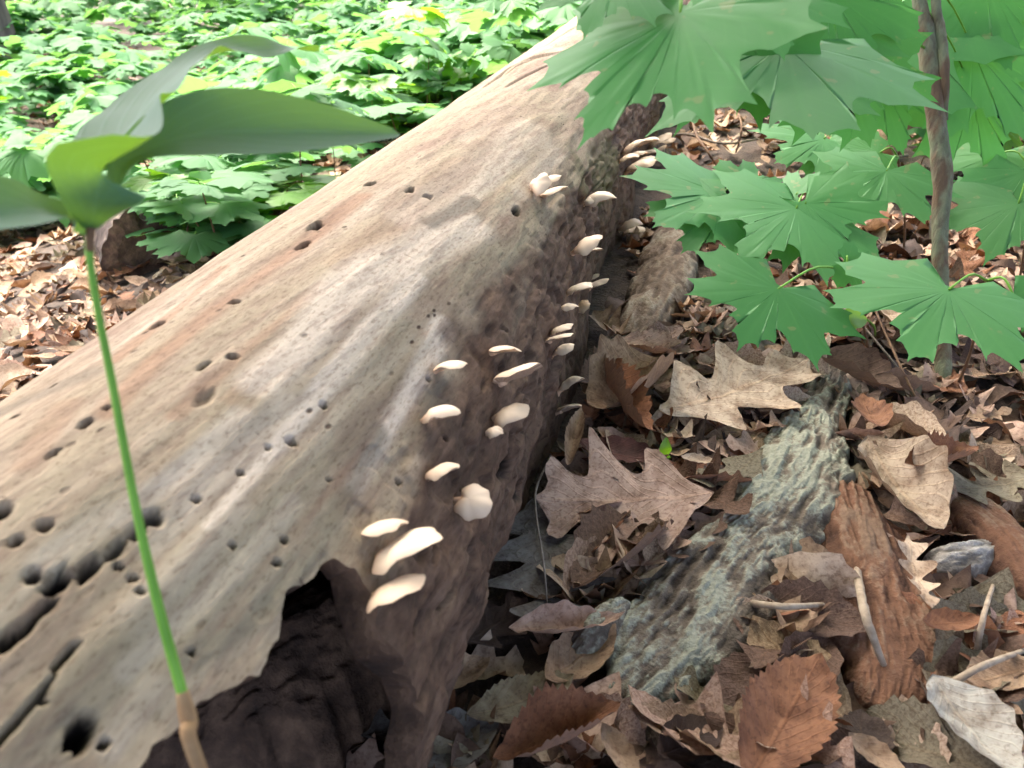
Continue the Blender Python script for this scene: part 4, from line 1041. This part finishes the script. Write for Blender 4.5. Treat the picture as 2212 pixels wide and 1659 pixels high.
# ------------------------------------------------------------------ dark log piece and stump behind the log
def log_piece(name, a, b, r_, label, mat_side, mat_end):
    A_, B_ = ghit(*a), ghit(*b)
    A_ = A_ + np.array([0, 0, r_ * .8]); B_ = B_ + np.array([0, 0, r_ * .85])
    root = empty(name, A_ - np.array([0, 0, r_]))
    o = np.array(root.location)
    V, F = tube([A_ - o, (A_ + B_) / 2 - o, B_ - o], [r_, r_ * 1.06, r_ * .96], 40, 40, .5, 3)
    N = 40 * 40
    obj('bark', mesh_py('bark', V[:N], [tuple(f) for f in grid_faces(40, 40, True).tolist()], mat_side), root)
    for nm, sl in (('cut_end', slice(0, 40)), ('cut_end', slice(N - 40, N))):
        ring = V[sl]; c = ring.mean(0); k = (c - (V[:N].mean(0))); k = k / np.linalg.norm(k) * .01
        VV = np.vstack([ring, ring * .6 + c * .4 + k, c + k * .6])
        fc = [(i, (i + 1) % 40, 40 + (i + 1) % 40, 40 + i) for i in range(40)] + [(40 + i, 40 + (i + 1) % 40, 80) for i in range(40)]
        obj(nm, mesh_py(nm, VV, fc, mat_end, False), root)
    tag(root, label, 'log'); return root
DARKW = mat_plain('charred_wood', [(0.35, (0.02, 0.014, 0.011)), (0.55, (0.06, 0.042, 0.034)), (0.72, (0.30, 0.24, 0.18))], 14, (1, 1, 1), bump=(.9, .02))
log_piece('log_piece', (318, 585), (262, 520), .085, 'short dark rotten log piece with a pale worn top beyond the fallen log', DARKW, INNER)
log_piece('log_piece', (655, 190), (640, 130), .11, 'dark stump-like log piece deep in the undergrowth', DARKW, INNER)
FARLOG = mat_plain('faded_wood', [(0.3, (0.16, 0.11, 0.08)), (0.55, (0.30, 0.22, 0.16)), (0.75, (0.42, 0.33, 0.26))], 9, (1, 1, 1), bump=(.8, .02))
log_piece('log_piece', (800, 190), (1160, 40), .16, 'long faded fallen trunk lying in the undergrowth beyond the log', FARLOG, INNER)

# ------------------------------------------------------------------ seedlings of the undergrowth
def rnd_plant(seed, h, nl, size, sub=1, rings=(.6, 1.0)):
    rs = np.random.default_rng(seed); Vs, Fs, parts = [], [], []
    lean = rs.normal(0, .12, 2) + np.array([-.12, 0])
    tops = np.array([lean[0] * h, lean[1] * h, h])
    stem = [np.zeros(3), np.array([lean[0] * h * .35, lean[1] * h * .35, h * .5]), tops]
    leaves = []
    for k in range(nl):
        f = 1.0 if k < 4 else rs.uniform(.45, .95)
        p = tops * f; az = k * 1.57 + rs.uniform(-.6, .6) + (0 if k % 2 else .2)
        ln = size * rs.uniform(.7, 1.15); st = ln * rs.uniform(.35, .7)
        d = np.array([math.cos(az), math.sin(az), rs.uniform(-.05, .25)])
        J = p + d * st
        y = np.array([math.cos(az), math.sin(az), rs.uniform(-.45, .05)]); y /= np.linalg.norm(y)
        n = np.array([rs.normal(0, .3), rs.normal(0, .3), 1.0])
        x = np.cross(y, n); x /= np.linalg.norm(x); z = np.cross(x, y)
        V, F, uv = maple_mesh(ln, sub, rings, seed=int(rs.integers(1e6)), droop=rs.uniform(.1, .4), wav=.06)
        leaves.append((V @ np.stack([x, y, z], 1).T + J, F, uv, p, J))
    return stem, leaves
def join(parts):
    Vs, Fs, n = [], [], 0
    for V, F in parts: Vs.append(V); Fs.append(F + n); n += len(V)
    return np.vstack(Vs), np.vstack(Fs)
def tri(F): F = np.asarray(F); return np.vstack([F[:, [0, 1, 2]], F[:, [0, 2, 3]]]) if F.shape[1] == 4 else F

BIG = []     # prototypes with parts
for q in range(7):
    stem, lv = rnd_plant(500 + q, random.uniform(.20, .34), random.choice([6, 7, 8]), random.uniform(.075, .10), 1, (.5, 1.0))
    V, F = tube(stem, [.0022, .0018, .0012], 6, 10); sm = mesh_py('stem', V, clean_quads(V, F), STEMB)
    lm = [(mesh_np('leaf', V_ - J, F_, SEEDL if q % 7 else LIME, uv=uv), J) for V_, F_, uv, p, J in lv]
    pm = []
    for V_, F_, uv, p, J in lv:
        V2, F2 = tube([p, (p + J) / 2 + np.array([0, 0, .004]), J], [.0011, .0009, .0009], 4, 4); pm.append(mesh_py('leaf_stalk', V2, clean_quads(V2, F2), STEMG))
    BIG.append((sm, lm, pm))
SMALL = []   # the same plants as one mesh, for copies too small to show their parts
for q in range(12):
    stem, lv = rnd_plant(700 + q, random.uniform(.22, .5), random.choice([6, 7, 8]), random.uniform(.11, .15), 1, (1.0,))
    V, F = tube(stem, [.002, .0016, .001], 4, 5)
    parts = [(V, F[:, [0, 1, 2]]), (V, F[:, [0, 2, 3]])][:1] + [(V_, F_) for V_, F_, *_ in lv]
    Vj, Fj = join(parts); SMALL.append(mesh_np('seedling', Vj, Fj, SEEDL if q % 6 else LIME))

def clear_of_log(x, y, m=0.05):
    p = float(perp(x, y)); return p < P0 - 0.20 - m or p > -0.10 + m
PM = [((300, 540), 'beside the dark log piece'), ((560, 500), 'close behind the middle of the fallen log'), ((120, 470), 'on the slope beyond the dark log piece'), ((820, 330), 'close behind the far half of the log'), ((650, 160), 'round the dark stump-like log piece'),
      ((980, 110), 'round the long faded trunk'), ((200, 330), 'in the thicket beyond the dark log piece'), ((420, 260), 'in the thicket behind the fallen log'), ((1180, 60), 'by the far end of the fallen log'), ((1500, 330), 'at the far foot of the log'),
      ((1800, 370), 'along the grey stick near the sapling'), ((2150, 400), 'at the right of the sapling'), ((1950, 250), 'behind the sapling trunk'), ((1700, 200), 'behind the overhanging maple leaves')]
PMP = [(ghit(*m), t) for m, t in PM]
NW = {6: 'six', 7: 'seven', 8: 'eight'}
def put_plant(proto, loc, az, sc, label, group, flat=1.0):
    sm, lm, pm = proto
    root = empty('maple_seedling', loc); root.rotation_euler = (0, 0, az); root.scale = (sc, sc, sc * flat)
    obj('stem', sm, root)
    for (m_, J) in lm: obj('leaf', m_, root, tuple(J))
    for m_ in pm: obj('leaf_stalk', m_, root)
    mk = min(PMP, key=lambda m: np.linalg.norm(m[0][:2] - loc[:2]))[1]
    hue = 'yellowish green' if lm[0][0].materials[0] is LIME else 'pale green'
    sw = 'low' if sc * flat < .72 else ('tall' if sc * flat > 1.0 else 'young')
    tag(root, f'{sw} {hue} maple seedling with {NW[len(lm)]} leaves {mk}', 'plant', f'{sw} {hue} {NW[len(lm)]}-leaved seedlings {mk}')
random.seed(21)
def sample(region, n, mind, reject=None, tries=60):
    pts = []
    for _ in range(n * tries):
        if len(pts) >= n: break
        px, py = random.uniform(region[0], region[2]), random.uniform(region[1], region[3])
        g = ghit(px, py)
        if g is None or not clear_of_log(g[0], g[1]): continue
        if reject and reject(px, py, g): continue
        dd = np.linalg.norm(g)
        if any(np.linalg.norm(g[:2] - q[:2]) < mind * dd for q in pts): continue
        pts.append(g)
    return pts
# image line of the log's upper edge, to keep feet of plants behind the log near it
def behind(px, py, g): return py > 560 and px < 420 or (py > 850 - 0.6 * px + 20 and px < 1100) or (px < 470 and py > 600)
L1 = sample((-120, 130, 1120, 560), 84, .03, behind)
for g in L1:
    put_plant(random.choice(BIG), g, random.uniform(0, 6.28), random.uniform(.75, 1.25), 'young maple seedling with flat pale green leaves growing just behind the fallen log', 'maple seedlings just behind the fallen log')
def hug(px, py, g): return py > 850 - 0.6 * px + 25 or px < 330 and py > 545 or py < 850 - 0.6 * px - 150
for g in sample((130, 220, 1050, 600), 74, .02, hug):
    put_plant(random.choice(BIG), g, random.uniform(0, 6.28), random.uniform(.85, 1.35), '', '', random.uniform(.3, .6))
L2 = sample((-150, 90, 1150, 380), 34, .045, behind)
for g in L2:
    put_plant(random.choice(BIG), g, random.uniform(0, 6.28), random.uniform(.6, 1.0), 'leafy maple seedling in the thicket farther behind the fallen log', 'maple seedlings of the thicket')
def right_ok(px, py, g): return g[1] < 1.15 or perp(g[0], g[1]) < 0.05
Rr = sample((1440, 40, 2400, 420), 40, .06, right_ok)
for g in Rr:
    put_plant(random.choice(BIG), g, random.uniform(0, 6.28), random.uniform(.6, 1.1), 'young maple seedling on the leaf-strewn ground around the sapling', 'maple seedlings around the sapling')
L3 = sample((-200, -5, 1250, 300), 44, .035, behind)
for g in L3:
    dd = np.linalg.norm(g)
    o = obj('maple_seedling', random.choice(SMALL), None, tuple(g)); o.rotation_euler = (0, 0, random.uniform(0, 6.28)); s_ = random.uniform(.55, .9) * (1 + .05 * max(0, dd - 3)); o.scale = (s_,) * 3
    tag(o, 'small blurred green seedling in the far thicket towards the light', 'plant', 'far seedlings of the thicket')
# the dense far undergrowth: one mass
def far_undergrowth():
    rs = np.random.default_rng(5); Vs, Fs, n = [], [], 0
    protos = [rnd_plant(900 + q, .42, 8, .16, 0, (1.0,)) for q in range(8)]
    pj = [join([(V_, F_) for V_, F_, *_ in lv]) for stem, lv in protos]
    cnt = 0
    while cnt < 2400:
        a = rs.uniform(-.95, .95); d = 3.5 + 20 * rs.uniform() ** 1.4
        x, y = d * math.sin(a), d * math.cos(a)
        p = float(perp(x, y))
        if -0.62 < p < 0.15: continue
        hgt = rs.uniform(0, 1)
        V, F = pj[rs.integers(8)]
        sc = rs.uniform(.45, .8) * (1 + .09 * max(0, d - 4)); az = rs.uniform(0, 6.28); c, s = math.cos(az), math.sin(az)
        Vr = np.stack([c * V[:, 0] - s * V[:, 1], s * V[:, 0] + c * V[:, 1], V[:, 2]], -1) * sc
        zz = float(gz(x, y)) + (rs.uniform(0, 1.0 + .12 * d) * smooth(9, 16, d) if d > 9 and rs.uniform() < .6 else 0)
        Vs.append(Vr + np.array([x, y, zz])); Fs.append(F + n); n += len(V); cnt += 1
    V, F = np.vstack(Vs), np.vstack(Fs)
    o = obj('undergrowth', mesh_np('undergrowth', V, F, SEEDL))
    tag(o, 'dense bright green undergrowth filling the far background', 'undergrowth', kind='stuff')
far_undergrowth()
# trees standing round the camera, out of the picture: their crowns shade the foreground
for i, (tx, ty, cx, cy, cz, rx, nl) in enumerate([(3.4, .1, 1.9, -.2, 4.2, 1.5, 500), (-1.6, -3.2, -.7, -1.7, 4.6, 1.5, 1000), (-3.4, .7, -1.3, 1.5, 4.3, .85, 470), (5.6, 2.6, 3.6, 2.4, 4.8, 1.3, 420)]):
    z = float(gz(tx, ty)); root = empty('canopy_tree', (tx, ty, z))
    tube_obj('trunk', [(0, 0, -.1), (0, 0, 1.5), ((cx - tx) * .3, (cy - ty) * .3, 3.0), (cx - tx, cy - ty, cz)], [.17, .13, .1, .04], TRUNKM, root, nseg=12, n=30, lump=.1, seed=i)
    rs = np.random.default_rng(40 + i); P = []
    tv, tf, _ = maple_mesh(.26, 0, (1.0,), seed=i)
    for k in range(nl):
        c = np.clip(rs.normal(0, 1, 3), -1.7, 1.7) * np.array([rx, rx, .55]) + np.array([cx - tx, cy - ty, cz])
        Rm = np.array(Matrix.Rotation(rs.uniform(0, 6.28), 3, 'Z') @ Matrix.Rotation(rs.normal(0, .4), 3, 'X'))
        P.append((tv @ Rm.T + c, tf))
    Vj, Fj = join(P); obj('crown', mesh_np('crown', Vj, Fj, CANOPY), root)
    tag(root, 'tall leafy forest tree whose crown spreads over the fallen log', 'tree', 'forest trees overhead')
# tree trunks of the wood behind
for i, (x, y, r_) in enumerate([(-5.4, 9.0, .10), (-7.6, 11.5, .16), (-2.2, 12.0, .14), (-9.8, 13.5, .22), (.6, 13.0, .16), (4.4, 9.2, .18), (-4.4, 16, .22), (7.5, 12.5, .22), (-12, 17, .25), (2.6, 17, .22)]):
    z = float(gz(x, y)); root = empty('forest_tree', (x, y, z))
    tube_obj('trunk', [(0, 0, -.1), (-.06, 0, 1.2), (-.2, .05, 3.2), (-.3, .1, 7)], [r_ * 1.3, r_, r_ * .85, r_ * .5], TRUNKM, root, nseg=14, n=40, lump=.12, seed=i)
    rs = np.random.default_rng(i); P = []
    tv, tf, _ = maple_mesh(.22, 0, (1.0,), seed=i)
    for k in range(70):
        c = rs.normal(0, 1, 3) * np.array([1.0, 1.0, .8]) + np.array([-.3, .1, 6.6])
        e = rs.uniform(0, 6.28, 3); Rm = np.array(Matrix.Rotation(e[0], 3, 'Z') @ Matrix.Rotation(rs.normal(0, .5), 3, 'X'))
        P.append((tv @ Rm.T + c, tf))
    Vj, Fj = join(P); obj('crown', mesh_np('crown', Vj, Fj, SEEDL), root)
    tag(root, 'grey-brown forest tree trunk rising out of the far undergrowth', 'tree', 'forest trees in the background')

# ------------------------------------------------------------------ dead leaves strewn about
random.seed(33)
VAR = []
for i in range(28):
    kd = ['oak', 'round_oak', 'toothed', 'oval'][i % 4]
    V, F, uv = dead_mesh(kd, 1.0, random.uniform(.42, .66), 1000 + i, 24, 4, curl=random.uniform(-.1, .6), bend=random.uniform(-.05, .15), twist=random.uniform(-.5, .5), crump=random.uniform(.03, .07), tear=random.choice([0, 0, .5]))
    VAR.append((kd, mesh_np('dead_leaf', V, F, DEAD, uv=uv)))
KN = {'oak': 'pointed-lobed oak', 'round_oak': 'round-lobed oak', 'toothed': 'saw-toothed', 'oval': 'oval'}
CN = {'tan': 'tan', 'pale': 'pale beige', 'pink': 'pinkish tan', 'rust': 'rusty orange', 'brown': 'brown', 'dark': 'dark brown', 'grey': 'grey', 'olive': 'olive tan'}
MARKS = [((1620, 1180), 'beside the lichened bark slab'), ((1880, 1330), 'by the chunk of red-brown rotten wood'), ((1340, 1080), 'next to the large pinkish oak leaf'), ((1590, 860), 'by the large pale oak leaf'),
         ((1180, 1230), 'next to the mottled grey leaf'), ((1680, 1560), 'by the orange saw-toothed leaf'), ((2110, 1580), 'beside the broad bleached leaf'), ((2120, 1050), 'by the olive tan leaf'),
         ((1220, 1590), 'by the rust-red toothed leaf'), ((1420, 640), 'by the greyish rugged bark slab'), ((2045, 840), 'at the foot of the sapling'), ((1810, 370), 'along the straight grey stick'), ((1700, 600), 'under the low maple seedlings'),
         ((1480, 320), 'at the far foot of the log'), ((2200, 560), 'right of the sapling foot'), ((300, 560), 'near the dark log piece beyond the log'), ((120, 640), 'on the open slope behind the log'), ((380, 610), 'close behind the upper edge of the log'),
         ((60, 790), 'behind the near end of the log'), ((900, 1560), 'in front of the rotted hollow'), ((650, 1600), 'inside the rotted hollow'), ((2150, 250), 'far behind the sapling'), ((1900, 700), 'between the two big toothed maple leaves')]
MARKP = [(ghit(*m), t) for m, t in MARKS]
def near_mark(g): return min(MARKP, key=lambda m: np.linalg.norm(m[0][:2] - g[:2]))[1]
def strew(n, region, szr, where, grp, cols, ok=lambda p: True, zlift=(.004, .022)):
    c = 0
    for _ in range(n * 40):
        if c >= n: break
        px, py = random.uniform(region[0], region[2]), random.uniform(region[1], region[3])
        g = ghit(px, py)
        if g is None or not ok(g) or not clear_of_log(g[0], g[1], .03) or on_slab(g[0], g[1], 1.0): continue
        kd, me = random.choice(VAR); cn = random.choice(cols)
        o = obj('dead_leaf', me, None, (g[0], g[1], g[2] + random.uniform(*zlift)))
        o.rotation_euler = (random.gauss(0, .22), random.gauss(0, .22), random.uniform(0, 6.28)); s_ = random.uniform(*szr); o.scale = (s_,) * 3
        o.color = jitter(COLS[cn]); c += 1
        mid = (szr[0] + szr[1]) / 2; sw = 'small ' if s_ < mid - .012 else ('large ' if s_ > mid + .012 else '')
        mk = near_mark(g)
        tag(o, f'{sw}{CN[cn]} {KN[kd]} dead leaf {mk}', 'leaf', f'{sw}{CN[cn]} {KN[kd]} leaves {mk}')
strew(75, (1150, 850, 2300, 1680), (.07, .13), 'in the litter beside the lichened bark slab', 'in the near litter', ['tan', 'pale', 'pink', 'tan', 'rust', 'olive', 'brown', 'pink', 'dark'], lambda g: perp(g[0], g[1]) > -.06)
strew(80, (1400, 330, 2300, 860), (.06, .12), 'under the maple leaves around the sapling', 'around the sapling', ['tan', 'brown', 'dark', 'pink', 'rust', 'brown', 'pale'], lambda g: perp(g[0], g[1]) > -.04)
strew(80, (-60, 540, 520, 860), (.06, .11), 'on the sloping ground behind the fallen log', 'behind the fallen log', ['tan', 'pale', 'pink', 'brown', 'pink', 'pale', 'rust'], lambda g: g[1] > .3)
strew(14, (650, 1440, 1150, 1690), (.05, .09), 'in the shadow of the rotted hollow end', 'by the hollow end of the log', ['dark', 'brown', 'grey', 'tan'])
def litter():
    rs = np.random.default_rng(12); Vs, Fs, Cs, n = [], [], [], 0
    pr = []
    for i in range(10):
        kd = ['oak', 'round_oak', 'toothed', 'oval'][i % 4]
        V, F, uv = dead_mesh(kd, 1.0, rs.uniform(.4, .7), 1200 + i, 12, 2, curl=rs.uniform(0, .6), bend=rs.uniform(-.05, .15), twist=rs.uniform(-.5, .5), crump=.06); pr.append((V, F))
    cl = [COLS[c] for c in ('tan', 'brown', 'dark', 'tan', 'pink', 'pale', 'rust', 'brown', 'olive', 'pink')]
    N = 12000; k = np.arange(N)
    a = rs.uniform(-.85, .85, N); d = np.where(k < 6500, rs.uniform(.5, 3.6, N), 3.2 + 10 * rs.uniform(size=N) ** 1.3)
    LX = np.where(k < 2600, rs.uniform(-.15, 1.3, N), d * np.sin(a)); LY = np.where(k < 2600, rs.uniform(.15, 1.6, N), d * np.cos(a))
    SC_ = np.where(k < 2600, rs.uniform(.03, .09, N), np.where(k < 6500, rs.uniform(.045, .10, N), rs.uniform(.07, .15, N)))
    LZ = gz(LX, LY)
    for x, y, z, sc in zip(LX, LY, LZ, SC_):
        if not clear_of_log(x, y, .0) and not (y < .45): continue
        if on_slab(x, y): continue
        V, F = pr[rs.integers(10)]; az = rs.uniform(0, 6.28)
        Rm = np.array(Matrix.Rotation(az, 3, 'Z') @ Matrix.Rotation(rs.normal(0, .25), 3, 'X') @ Matrix.Rotation(rs.normal(0, .25), 3, 'Y'))
        Vr = (V * sc) @ Rm.T + np.array([x, y, z + rs.uniform(-.002, .012)])
        c = np.array(cl[rs.integers(10)]) * rs.uniform(.75, 1.2)
        Vs.append(Vr); Fs.append(F + n); Cs.append(np.tile(c, (len(V), 1))); n += len(V)
    o = obj('leaf_litter', mesh_np('leaf_litter', np.vstack(Vs), np.vstack(Fs), DEADS, attrs={'lc': np.vstack(Cs)}))
    tag(o, 'carpet of small brown dead leaves covering the forest floor', 'leaf litter', kind='stuff')
litter()
